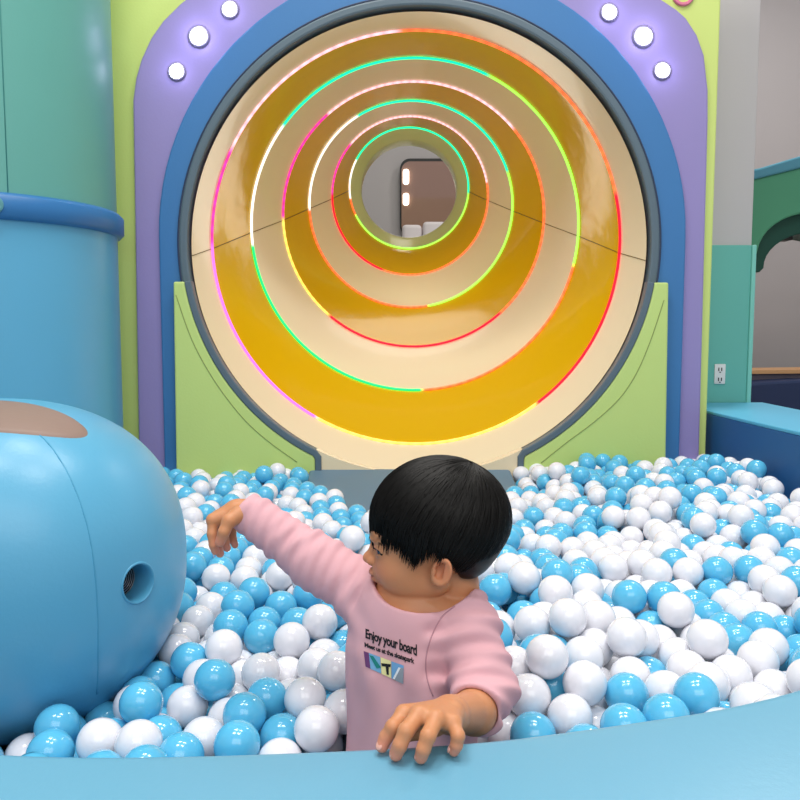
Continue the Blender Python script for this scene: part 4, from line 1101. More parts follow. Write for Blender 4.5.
305,1297,596 -365,935,557 -10,1245,610 -215,917,544 -158,903,552 174,887,594 245,851,590 309,869,583 369,946,553 -608,989,508 405,907,609 -440,913,566
-551,960,510 485,2870,534 568,2870,539 624,2870,516 684,2870,516 744,2870,516 804,2870,516 858,2870,542 974,2870,555 1034,2870,552 -712,839,516 -515,909,506
-617,872,516 -455,848,551 -393,841,555 -312,833,556 -248,785,514 -157,846,526 -881,897,516 -810,926,541 -756,938,517 -706,928,548 -602,930,522 -556,860,514
-1164,1017,518 -1116,1052,511 -1020,1046,519 -1044,1112,552 -941,1111,520 -782,2304,589 955,2254,609 720,2315,626 613,2286,597 -8,1110,629 219,2241,582 239,1149,568
-500,2254,547 -1160,1167,569 -557,2250,528 698,2231,585 486,2125,553 704,1128,619 734,1140,568 -1170,1197,518 -1097,1146,560 -924,1154,481 226,2154,581 -364,2216,515
-602,2241,567 -729,2284,609 654,1092,616 136,2241,582 178,2284,587 -960,1055,520 -770,1078,506 455,930,631 913,2776,572 1005,2729,616 1017,2610,618 -791,2621,575
970,2585,591 260,990,550 374,1004,563 538,1045,568 595,1020,566 -1170,1077,518 -1064,1083,503 -1000,1102,513 117,2475,571 80,2428,564 -775,2510,592 194,2389,559
122,1076,588 -37,2423,564 331,1087,553 384,1116,560 430,2870,511 60,2494,574 -437,2870,558 -546,2870,542 -828,2535,505 -753,2655,544 -620,2586,554 -560,2586,554
1059,1736,538 -3,1369,604 -909,1434,564 430,2573,523 481,2601,539 536,2604,562 1100,2515,561 653,2593,569 793,2580,553 853,2581,553 982,2647,586 1019,2610,558
1110,2587,564 -827,2653,531 -710,2628,504 -620,2646,554 -560,2646,554 -1046,1395,566 742,2608,567 1030,2554,538 915,2523,554 855,2521,553 546,2457,520 629,2451,552
731,2445,554 797,2459,553 857,2461,553 917,2463,554 983,2440,556 1056,2449,513 1110,2423,514 -831,2514,562 -784,2548,546 -651,2555,511 -620,2526,554 -997,1424,547
-1117,1402,548 -360,2466,497 430,2513,520 480,2541,537 551,2544,558 609,2551,570 649,2506,565 708,2503,555 795,2519,553 -1057,1328,561 882,2145,600 106,1300,608
430,2649,522 -804,2813,553 -702,2814,530 -633,2799,514 -577,2816,526 -450,2817,516 -404,2771,554 212,2552,582 430,2813,529 493,2794,546 566,2771,535 -872,2819,518
625,2774,526 738,2788,542 817,2829,560 952,2814,521 1063,2818,547 1110,2838,515 -894,2870,476 -816,2819,495 -720,2870,516 -630,2870,464 -570,2870,464 682,2759,555
1110,2740,573 1057,2754,548 945,2754,527 562,2658,557 627,2660,560 692,2637,554 792,2640,553 852,2641,554 911,2643,554 962,2676,538 1059,2717,595 1110,2671,587
-789,2756,539 -736,2712,554 -565,2724,548 -507,2732,561 -451,2736,540 -360,2730,552 -9,1310,609 -920,1249,539 543,2693,513 630,2724,563 683,2697,558 791,2716,537
850,2709,546 855,2768,557 -47,2482,572 900,1718,601 -32,1164,555 106,1184,590 89,1674,530 166,1709,599 -1052,1431,514 -1156,1434,515 348,1627,560 23,1335,553
532,1644,578 597,1646,582 -24,1372,548 -996,1364,556 37,1699,547 -983,1268,560 922,1588,644 966,1584,601 1047,1592,570 -1117,1702,568 -1066,1673,556 -964,1638,569
-873,1642,589 -788,1632,565 -748,1573,554 -645,1616,558 880,1629,616 -677,1600,510 -89,1683,571 -964,1474,553 -147,1676,559 -1057,1552,562 79,1550,586 -26,1601,556
-1028,1477,566 880,1561,611 934,1536,617 970,1534,569 -1081,1630,594 -995,1689,581 -202,1685,580 -974,1579,573 -841,1515,562 -765,1514,566 -706,1524,559 -642,1559,576
-586,1537,567 -549,1580,543 -480,1581,556 -1139,1468,561 65,1440,592 5,1477,561 -878,1562,569 -625,1631,504 -600,1656,555 -532,1656,555 -791,1705,556 -725,1696,515
-674,1709,544 -618,1726,560 -562,1728,579 -505,1740,595 1045,2788,596 810,2687,586 -264,1765,585 -184,1894,518 -843,1731,541 -133,1893,549 37,1917,493 65,1941,540
159,1853,565 219,1845,560 334,1821,523 405,1768,500 520,1795,566 882,2612,596 1105,2489,614 1053,2513,597 4,1920,543 -903,1728,544 -998,1752,587 -1080,1748,561
-1144,1346,568 60,1261,606 -997,1214,539 80,1172,643 -201,1766,585 -41,1862,552 89,1889,559 75,1831,555 143,1746,558 202,1738,561 262,1740,564 346,1688,558
405,1696,566 461,1714,553 544,1711,582 12,1156,596 622,1041,614 667,2824,609 939,1636,613 954,1692,595 1034,1689,569 1098,1685,532 -1132,1774,576 352,1567,562
256,1593,595 165,1609,556 107,1597,549 -1111,1293,471 -954,1293,513 -337,1990,550 1015,1947,586 -274,2003,554 109,2127,570 -143,1373,548 126,1945,540 62,1358,514
94,1400,551 809,1315,601 276,1349,583 -326,1906,574 489,1383,591 1036,1833,633 978,1847,621 769,1356,586 846,1352,572 903,1339,588 -1170,1376,523 -1065,1367,516
-942,1333,556 -232,1960,548 751,1304,610 -250,2068,558 835,1999,590 198,1192,555 793,2112,590 396,1226,552 456,1227,554 -357,2156,517 664,1214,593 719,1209,570
814,1230,591 -1124,1213,554 -941,1188,528 -418,1281,503 917,2075,591 857,2091,601 758,2070,615 432,1995,561 18,1277,567 101,1255,513 182,1278,520 245,1286,559
-188,2133,523 -365,2034,516 -464,2104,521 1056,2013,608 389,1807,543 59,1166,554 201,1900,576 9,1450,506 999,1723,620 35,1799,586 11,1752,558 -129,1776,576
-232,1724,615 -1170,1674,575 818,1500,620 887,1499,610 -1170,1552,516 -1011,1539,525 1095,1680,639 -990,1522,578 -852,1456,553 -499,1489,507 -538,1506,549 -478,1521,553
1062,1618,622 108,1702,579 -29,1708,565 -70,1816,576 -62,1589,509 34,1607,554 -897,1493,568 531,1823,463 -256,1846,577 101,1540,532 106,1458,552 -109,1948,548
364,1498,589 -243,1882,519 427,1442,590 486,1444,590 1110,1713,584 1027,1761,582 943,1729,641 770,1421,615 861,1408,588 936,1387,574 -1170,1492,516 -1103,1462,514
-894,1353,525 -473,1461,553 360,1755,558 -86,1884,585 -251,1908,572 -208,1498,562 -67,1530,516 20,1508,513 -56,1920,547 421,1871,459 -482,1836,542 400,1279,462
-207,1275,455 -148,1273,455 23,1280,457 162,1299,461 105,1280,456 571,1315,455 688,1100,464 526,1104,464 334,1100,456 -326,1344,457 -138,1214,457 677,1159,464
-308,1466,455 -1012,1435,462 -808,1475,469 -1007,1515,470 276,1119,463 573,1375,455 203,1389,464 -323,1404,458 218,1102,461 -915,1038,460 -377,1017,461 -172,1003,464
-1170,1107,466 537,1045,464 435,1041,459 376,1050,466 318,1039,462 262,1061,459 -114,1020,459 594,1019,462 -482,909,456 431,1997,464 -474,1961,460 -822,1966,456
-882,1964,456 -820,2026,456 -880,2024,456 -1131,2046,456 1040,1980,461 -1065,1903,455 1045,1859,461 -1170,2003,472 -882,1904,456 1058,1920,464 -478,1900,459 988,2182,460
762,2202,457 -864,2202,463 700,2192,461 580,2193,461 520,2191,460 -580,2192,462 640,2192,461 -639,2171,462 -804,2208,455 755,2261,458 -745,2212,464 555,2029,460
-698,2165,465 -818,2146,467 -878,2084,455 1040,2041,461 -758,2153,459 -877,2144,461 -180,1677,456 -239,1738,456 -299,1731,458 -359,1726,455 -903,1673,456 -963,1672,456
-179,1737,455 -240,1678,456 -359,1666,456 -300,1672,461 -419,1664,456 1065,1792,458 370,1796,457 310,1793,459 250,1793,459 190,1792,459 -481,1839,457 130,1791,459
-20,1824,457 1049,1717,459 383,1734,456 322,1733,456 262,1733,456 202,1732,455 140,1732,456 -968,1732,456 -90,1801,461 -166,1810,470 -232,1796,467 -293,1791,466
-1029,1732,455 -482,1779,455 -729,1743,464 -848,1734,455 -908,1733,456 -906,2314,464 -847,2320,456 -480,2767,496 -547,2790,467 -630,2764,464 -682,2771,493 -787,2769,481
-846,2756,464 -360,2810,464 1110,2724,497 990,2708,495 888,2744,512 850,2701,469 790,2700,469 710,2697,497 630,2695,469 1049,2722,498 571,2695,460 430,2776,469
569,2755,460 -360,2870,472 -450,2870,464 -510,2870,464 -691,2870,464 -751,2854,461 523,2775,493 -813,2870,463 1005,2803,465 924,2783,478 833,2811,505 771,2756,497
710,2757,499 629,2757,469 1110,2798,469 430,2836,462 449,2720,463 -420,2706,497 -480,2646,497 -540,2646,497 -621,2645,468 -680,2657,462 -828,2662,472 1110,2603,506
-420,2646,497 1050,2603,507 933,2584,497 853,2581,469 793,2580,468 713,2577,497 633,2575,469 573,2576,465 993,2586,497 -360,2706,497 -360,2646,497 476,2633,488
-480,2706,497 -540,2706,497 -621,2705,468 -703,2702,501 -802,2715,459 1110,2664,502 430,2663,464 1050,2663,502 932,2644,497 852,2641,469 792,2640,469 711,2637,497
631,2635,469 572,2636,464 992,2647,495 477,2573,486 478,2870,475 654,2867,464 -278,957,477 -416,1011,507 -471,1008,464 -538,1112,467 -823,1114,464 -902,1066,511
-180,948,507 -929,1005,509 -1130,1003,464 433,920,464 379,895,510 267,906,500 170,882,516 -190,889,498 -1038,989,510 -258,881,479 -116,942,533 278,965,497
219,1014,513 170,981,520 -104,1005,516 -200,1015,515 -296,1004,510 -379,1074,478 185,933,487 -471,1129,466 -1080,1039,465 569,1003,514 512,967,514 462,935,514
394,952,499 -867,1074,461 594,2870,464 -322,916,468 -511,962,464 -798,862,464 -141,790,471 -189,788,507 -343,786,464 -392,787,501 -467,795,508 -765,870,513
-536,803,516 1110,2870,464 1018,2870,457 834,2870,464 774,2868,464 714,2870,464 -624,817,464 -424,913,466 -675,887,516 -589,865,464 -608,1030,456 -645,983,462
-701,1007,464 -733,956,464 -798,977,458 -647,880,464 -903,922,462 171,842,471 -177,838,470 -284,832,502 -353,834,507 -421,846,502 -496,848,508 268,857,466
277,1025,504 -360,2586,497 -480,2586,497 -846,2173,512 -932,2207,457 -992,2212,457 1017,2134,483 921,2178,463 -786,2180,505 792,2150,462 670,2140,460 610,2141,461
549,2139,461 490,2126,466 430,2117,464 732,2142,461 -464,2123,464 -686,2224,463 -884,2259,464 -944,2266,463 1018,2234,462 888,2228,459 847,2240,501 -626,2230,463
787,2234,501 665,2229,501 605,2230,500 544,2230,499 454,2237,458 -360,2246,463 725,2231,500 -825,2264,455 -663,2124,490 -568,2076,464 -628,2085,462 -693,2063,470
-753,2067,463 -852,2054,499 -912,2054,499 -470,2024,462 -972,2057,495 -1119,2125,464 -1170,2092,463 1092,2010,461 975,1985,464 916,1979,460 826,1998,497 -1032,2060,495
-592,2133,463 -360,2062,463 505,2068,466 -722,2113,484 -780,2109,496 -850,2114,505 -937,2147,455 430,2057,464 1064,2106,460 914,2039,460 823,2099,462 764,2091,461
702,2088,461 640,2088,460 579,2087,460 -420,2586,497 -766,2272,462 -680,2537,462 -772,2516,497 -834,2492,464 1093,2451,461 998,2460,502 938,2464,498 -622,2525,468
858,2462,468 716,2457,497 635,2455,468 575,2455,467 478,2447,467 430,2411,466 798,2460,468 -480,2466,497 -540,2526,497 -420,2526,497 -540,2586,497 -622,2585,468
-680,2597,462 1092,2511,461 996,2526,498 -480,2526,497 936,2524,497 795,2520,468 714,2517,497 634,2515,469 574,2516,466 478,2513,484 430,2483,464 855,2522,468
-540,2466,497 -701,2420,457 -815,2382,464 1110,2331,464 985,2309,460 925,2314,459 862,2343,456 -788,2328,462 724,2314,464 588,2319,460 535,2298,479 430,2291,467
-360,2312,462 -455,2318,460 663,2320,461 -622,2463,468 -529,2380,465 -786,2456,469 -846,2433,466 1030,2361,456 972,2375,460 913,2373,464 860,2402,468 -589,2378,464
800,2400,467 641,2389,470 583,2392,457 496,2356,508 430,2351,466 -360,2386,469 -469,2378,464 698,2368,462 766,1996,497 395,1012,507 514,1027,517 43,1675,491
-8,1661,463 -111,1662,512 -180,1657,512 -265,1634,493 -328,1632,495 108,1641,459 -388,1634,498 -508,1614,515 -536,1574,463 -639,1520,468 -699,1516,464 -749,1483,461
-772,1537,511 -447,1626,505 -831,1548,513 196,1648,507 320,1655,515 -886,1643,505 -960,1646,509 -1058,1694,500 -1135,1691,468 1014,1633,509 954,1628,513 260,1652,511
879,1625,529 748,1621,539 688,1619,539 628,1617,539 537,1644,497 474,1636,488 415,1627,479 808,1623,539 -826,1638,499 -880,1582,513 -1042,1627,491 -216,1567,466
-272,1568,489 -331,1572,495 -391,1574,499 -481,1540,459 -535,1515,466 -156,1567,465 -556,1467,506 -795,1365,461 -818,1432,509 -861,1474,496 -915,1503,466 -596,1425,464
-940,1581,511 -34,1608,459 129,1580,496 -1122,1612,483 1019,1540,531 963,1523,497 874,1566,537 810,1563,539 750,1561,539 18,1573,463 690,1559,539 543,1567,507
481,1564,505 422,1555,501 323,1595,516 262,1592,513 196,1588,508 630,1557,539 -1026,1572,475 -766,1630,460 -647,1659,456 482,1788,465 383,1841,494 279,1824,502
219,1823,502 159,1822,501 98,1821,500 533,1771,492 57,1824,457 -90,1863,518 -148,1847,514 -207,1834,506 -267,1827,505 -331,1821,502 -391,1814,497 -21,1902,491
-484,1776,540 620,1759,510 740,1763,510 -542,1838,540 -602,1841,540 -693,1824,501 -754,1825,508 -815,1825,508 -878,1821,508 680,1761,510 -939,1818,506 279,2305,547
-1138,1830,498 1028,1761,494 949,1754,509 890,1742,508 800,1765,510 -1000,1816,505 -704,1633,463 -563,1759,528 -676,1740,492 414,1687,477 316,1715,513 253,1712,512
193,1708,510 103,1762,516 43,1744,507 471,1702,493 -20,1761,507 -176,1727,547 -236,1727,548 -361,1731,545 -463,1690,515 -526,1690,485 -590,1672,468 -82,1759,503
-620,1756,507 535,1704,497 686,1679,539 -768,1737,510 -819,1766,498 -879,1761,500 -939,1759,501 -999,1757,501 -1059,1754,503 626,1677,539 -1108,1783,521 1097,1684,472
1042,1686,509 961,1687,505 888,1682,512 806,1683,539 746,1681,539 -1170,1730,497 454,1023,513 -1118,1552,464 931,1481,527 603,1225,509 548,1257,512 487,1259,510
427,1256,510 354,1243,512 289,1259,489 688,1241,530 194,1203,494 31,1190,508 -28,1206,512 -209,1194,512 -844,1202,467 -1034,1207,492 109,1190,530 -1170,1222,464
745,1229,517 836,1258,532 632,1312,539 551,1317,512 487,1319,508 426,1316,506 342,1312,511 241,1295,499 802,1215,506 191,1334,500 23,1254,511 -34,1260,487
-127,1272,512 -312,1253,515 -885,1238,491 -1070,1250,471 122,1311,504 690,1302,530 756,1159,516 654,1139,516 471,1125,509 410,1139,511 332,1139,522 272,1130,522
180,1084,503 154,1031,492 550,1121,516 60,1110,532 -392,1130,460 -795,1167,464 -1028,1155,463 -1170,1137,518 618,1038,513 562,1062,516 -70,1072,479 699,1178,522
611,1097,516 -1058,1157,515 599,1161,514 555,1197,485 487,1190,519 369,1185,518 304,1191,512 245,1183,519 711,1120,516 165,1130,466 13,1134,499 -127,1150,501
-206,1134,513 -283,1133,495 -377,1189,467 -983,1193,460 107,1135,506 987,1482,462 773,1284,504 -1170,1317,513 -405,1479,464 -464,1482,458 -853,1424,462 -922,1389,486
-361,1504,497 -1006,1471,510 963,1438,557 895,1438,505 844,1428,534 755,1436,535 695,1436,537 635,1436,538 -1118,1492,464 548,1446,507 -277,1489,503 -138,1484,471
873,1494,528 814,1497,535 754,1497,537 694,1497,538 633,1496,539 545,1507,507 -217,1486,503 484,1504,505 334,1514,539 274,1510,539 200,1506,524 113,1514,468
-2,1501,458 -84,1508,463 425,1495,500 846,1306,498 487,1442,506 337,1454,540 551,1381,510 491,1380,509 431,1376,501 340,1394,540 280,1390,540 198,1389,524
634,1375,539 108,1390,493 -58,1355,502 -123,1332,510 -349,1349,512 -440,1350,462 -836,1262,461 -1038,1300,464 30,1339,466 428,1435,501 694,1374,537 830,1372,518
277,1450,540 196,1447,511 104,1454,468 -44,1420,489 -149,1432,500 764,1370,526 -220,1425,504 -439,1429,471 -541,1402,467 -1170,1402,464 928,1373,464 -260,1399,541
-392,1881,499 706,1994,497 586,1990,498 367,919,457 323,926,497 238,940,460 -138,903,471 -225,930,472 -376,942,492 487,951,462 -418,972,461 -567,1062,485
-601,1108,468 -694,1117,460 -761,1118,462 -799,1060,457 -894,982,466 -1113,1088,458 540,985,464 486,1011,464 434,982,465 341,983,503 244,999,461 -1074,979,464
186,987,462 -230,989,462 -334,975,465 -517,1168,462 -846,1018,461 -124,963,478 -922,1097,464 -958,946,462 326,874,466 -505,806,464 -565,806,464 -682,832,464
-741,846,464 -434,792,458 535,2870,456 -1019,956,464 -386,828,457 214,884,468 -114,843,467 -319,857,460 -372,883,474 -283,786,464 -461,846,458 -616,931,464
-677,932,462 -724,900,483 -854,886,464 -528,870,462 -239,1246,498 776,1182,464 -179,1244,498 719,1201,471 610,1188,462 502,1218,468 444,1230,459 383,1221,462
323,1218,462 252,1216,469 660,1212,485 141,1184,472 -89,1264,464 64,1238,469 -927,1272,464 -1170,1282,464 833,1254,472 772,1242,461 718,1262,475 7,1222,463
659,1273,488 519,1287,469 460,1287,465 340,1275,463 288,1315,467 207,1256,470 149,1243,480 600,1284,497 82,1181,477 -174,1168,469 -1091,1144,463 -1152,1164,462
643,1060,464 586,1079,464 483,1067,484 -476,1211,470 428,1082,502 300,1080,502 241,1080,512 204,1044,463 -154,1056,487 -250,1038,491 -328,1103,466 369,1095,505
-23,1170,464 -323,1163,461 -176,1108,468 -240,1166,469 -925,1209,457 734,1140,464 632,1119,464 575,1138,464 -236,1106,469 502,1158,470 382,1161,464 322,1158,465
226,1162,466 129,1082,471 62,1113,472 -28,1111,462 444,1170,460 1032,2485,459 524,2485,457 1089,2571,460 1034,2546,457 522,2545,458 535,2356,462 482,2321,462
-874,2375,458 1030,2425,459 481,2382,456 -660,2818,464 -722,2801,461 515,2724,462 -480,2818,464 -420,2818,464 744,2791,456 684,2790,456 614,2814,457 554,2813,459
870,2800,460 1086,2631,458 520,2605,458 -739,2729,455 1082,2690,456 519,2665,460 646,1992,497 -297,1308,497 -176,1304,498 -1148,1779,468 985,1728,469 925,1723,464
835,1714,497 -1032,1792,456 775,1712,497 655,1708,497 595,1706,497 442,1743,460 345,1766,502 282,1764,504 715,1710,497 222,1762,503 -972,1792,456 -852,1795,456
96,1868,464 19,1870,460 -62,1867,465 -120,1853,461 -180,1868,464 -240,1860,463 -912,1793,456 -299,1851,461 -452,1807,499 -512,1808,498 -574,1809,497 -634,1813,497
-729,1803,459 -790,1799,458 -361,1849,459 156,1869,464 162,1762,503 18,1778,464 1068,1631,472 1006,1672,463 922,1663,466 837,1654,497 777,1652,497 717,1650,497
657,1648,497 353,1684,473 291,1682,469 228,1679,468 163,1678,466 597,1646,497 76,1764,462 -1089,1732,456 -933,1699,501 -141,1766,502 -201,1766,509 -261,1763,508
-331,1761,502 -391,1754,498 -997,1697,499 -454,1747,498 -575,1730,477 -631,1716,459 -697,1692,462 -757,1690,465 -813,1699,500 -873,1702,499 -514,1748,496 88,1705,465
216,1870,464 333,1851,462 768,1936,497 708,1934,497 648,1932,497 587,1930,496 513,1932,484 464,1967,504 828,1938,497 -367,1930,472 -566,1929,497 -626,1933,497
-708,1936,468 -766,1948,465 -852,1934,498 -912,1934,498 -506,1932,501 -974,1936,496 1110,1950,464 515,1992,484 469,2028,499 -360,1993,463 -502,1993,502 -561,1989,497
-621,1993,497 999,1930,470 -701,1999,469 -853,1994,500 -913,1994,499 -973,1997,496 -1034,1999,494 -1104,2003,489 -1163,2052,507 -760,2007,463 276,1870,464 -1035,1937,494
-1170,1941,475 -970,1851,467 -1030,1851,467 -1090,1850,467 -1170,1878,484 982,1787,460 -908,1852,467 923,1783,464 769,1794,468 709,1792,468 649,1790,468 589,1788,468
427,1812,466 829,1796,468 -1104,1940,490 -848,1853,467 -726,1862,457 1110,1890,464 977,1847,461 829,1856,468 767,1854,468 707,1852,468 -785,1858,468 647,1850,468
476,1847,468 430,1937,464 -450,1867,501 -510,1869,500 -570,1869,497 -630,1873,497 587,1848,468 -237,1306,497 21,1719,457 -149,1706,498 46,1465,462 -94,1444,465
-189,1454,461 -249,1456,461 -288,1430,499 164,1475,468 -358,1446,481 -1066,1462,464 -1170,1462,464 959,1429,466 871,1386,476 246,1478,497 366,1486,497 -588,1484,459
-915,1443,461 -966,1473,455 -1066,1522,464 -1170,1522,464 306,1482,497 928,1481,467 784,1466,492 723,1467,494 663,1467,496 604,1466,496 517,1475,465 458,1466,457
844,1463,486 792,1404,485 665,1405,495 891,1325,464 793,1337,486 722,1340,497 662,1343,497 602,1345,498 522,1347,469 -1154,1342,461 463,1346,458 312,1362,498
246,1354,487 149,1357,464 90,1341,464 -87,1324,459 372,1366,498 725,1405,493 604,1405,497 520,1411,467 461,1406,458 369,1426,497 309,1422,497 246,1415,497
150,1417,460 -21,1368,456 -174,1364,497 -234,1366,497 -294,1371,501 -381,1366,464 56,1393,463 -54,1699,460 -421,1537,462 -307,1526,466 910,1597,486 839,1594,497
779,1592,497 719,1590,497 659,1588,497 599,1586,497 982,1580,490 512,1596,464 355,1624,475 294,1622,472 234,1620,468 164,1618,466 80,1580,462 454,1586,456
-90,1626,470 1042,1582,495 -1086,1656,463 -209,1707,498 -269,1704,502 -331,1701,502 -390,1694,499 -478,1659,466 -532,1634,464 -1170,1642,464 -588,1612,460 -754,1572,463
-812,1592,463 -870,1608,459 -928,1619,466 -988,1617,465 -638,1580,470 -150,1626,469 721,1530,497 661,1528,497 601,1526,497 514,1536,464 455,1526,457 362,1546,497
781,1532,497 302,1542,497 168,1533,482 54,1526,467 -39,1548,463 -96,1566,464 -188,1514,458 -248,1516,458 242,1538,497 -211,1627,469 841,1534,497 1016,1534,471
-422,1601,455 -482,1600,463 -636,1463,488 904,1535,496 -705,1443,472 -800,1534,459 -860,1527,464 -909,1562,464 -968,1561,463 -1170,1582,464 -1060,1814,504
'''  # settled ball centres in millimetres
NVIS = 608
BP = np.array([[int(c) / 1000 for c in q.split(',')] for q in BALLS.split()])
RB_ = .03
# the slide keeps its landing mat clear
mb = {}
mb['w'] = mat('white_ball', 'E9EAF2', .16, coat=.4, sss=.15, sssr=(1, 1, 1))
mb['b'] = mat('sky_blue_ball', '5CBDE6', .16, coat=.4, sss=.1, sssr=(.5, .8, 1))
def sphere_geo(nu=28, nv=18):
    v = [(0, 0, 1)]; f = []
    for i in range(1, nv):
        th = math.pi * i / nv
        for j in range(nu):
            a = 2 * math.pi * j / nu
            v.append((math.sin(th) * math.cos(a), math.sin(th) * math.sin(a), math.cos(th)))
    v.append((0, 0, -1))
    for j in range(nu): f.append((0, 1 + j, 1 + (j + 1) % nu))
    for i in range(nv - 2):
        for j in range(nu): f.append((1 + i * nu + j, 1 + (i + 1) * nu + j, 1 + (i + 1) * nu + (j + 1) % nu, 1 + i * nu + (j + 1) % nu))
    e = len(v) - 1; b0 = 1 + (nv - 2) * nu
    for j in range(nu): f.append((e, b0 + (j + 1) % nu, b0 + j))
    return v, f
sv, sf = sphere_geo()
bmesh_ = {}
for k in 'wb':
    me = bpy.data.meshes.new('pit_ball')
    me.from_pydata([tuple(c * RB_ for c in q) for q in sv], [], sf)
    me.polygons.foreach_set('use_smooth', [True] * len(me.polygons))
    me.materials.append(mb[k]); me.update()
    bmesh_[k] = me
def isblue(x, y, i):
    r = math.sin(x * 7.3 + 1.7 * math.sin(y * 5)) * math.cos(y * 6.1 + x * 2.2)
    h = (math.sin(i * 127.1 + x * 311.7) * 43758.5453) % 1
    pr = .50 + .22 * r - (.10 if x > .15 else 0)
    return h < pr
names = {'w': 'white', 'b': 'sky blue'}
rest = {'w': [], 'b': []}
keepi = []
for i, (x, y, z) in enumerate(BP):
    if -.285 < x < .10 and 2.36 + .5 * (x + .1) ** 2 < y: 
        if not (x < -.16 and y < 2.52) : continue
    keepi.append(i)
nind = 0
for i in keepi:
    x, y, z = BP[i]
    k = 'b' if isblue(x, y, i) else 'w'
    if nind < 300:
        o = bpy.data.objects.new('pit_ball', bmesh_[k]); COL.objects.link(o)
        o.location = (x, y, z); o.rotation_euler = (i * 1.3, i * 2.1, 0)
        if y < 1.2: row = 'close behind the padded rim'
        elif y < 1.75: row = 'in the middle of the pit'
        else: row = 'towards the back of the pit'
        side = 'left of the boy' if x < .03 else 'right of the boy'
        o['label'] = 'glossy %s plastic ball %s, %s' % (names[k], row, side)
        o['category'] = 'ball'
        o['group'] = '%s balls %s, %s' % (names[k], row, side)
        nind += 1
    else:
        rest[k].append(i)
# everything smaller or deeper in the pile: one uncountable heap
lv, lf = sphere_geo(20, 12)
tv, tf = sphere_geo(10, 6)
V_ = []; F3 = []; MI = []; off = 0
for ki, k in enumerate('wb'):
    for i in rest[k]:
        a, b = (lv, lf) if i < NVIS + 250 else (tv, tf)
        V_ += [(x * RB_ + BP[i][0], y * RB_ + BP[i][1], z * RB_ + BP[i][2]) for x, y, z in a]
        F3 += [tuple(q + off for q in g) for g in b]
        MI += [ki] * len(b)
        off += len(a)
me = bpy.data.meshes.new('ball_heap')
me.from_pydata(V_, [], F3)
me.polygons.foreach_set('material_index', MI)
me.polygons.foreach_set('use_smooth', [True] * len(F3))
o = link_mesh('ball_heap', me, [mb['w'], mb['b']])
tag(o, 'mass of small white and sky blue plastic balls filling the pit', 'balls', kind='stuff')

#%%BOY
# ------------------------------------------------------------------ the boy
m_skin = mat('skin', 'D29468', .46, attr='tint', sss=.12, bump=.03, bscale=300)
m_shirt = mat('pink_jersey', 'D3A6B0', .85, bump=.05, bscale=900, attr='tint', spec=.25)
m_hair = mat('black_hair', '060504', .45, spec=.3)
m_trs = mat('navy_trousers', '2A3450', .85, bump=.15, bscale=300)
A_ = np.array
def w3(px, py, Y): return A_(P(px, py, Y))

# head frame: forward, left (towards the camera), up
HO = w3(432, 531, 1.00)
yaw = math.radians(3)
pit = math.radians(-2)
Fw = A_((-math.cos(yaw) * math.cos(pit), math.sin(yaw) * math.cos(pit), math.sin(pit)))
Lf = np.cross((0, 0, 1), Fw); Lf /= np.linalg.norm(Lf)
Up = np.cross(Fw, Lf)
AX = A_((Fw, Lf, Up))
HS = .00100          # head units are millimetres
def to_head(p): return (p - HO) @ AX.T / HS
def from_head(q): return HO + (A_(q) * HS) @ AX

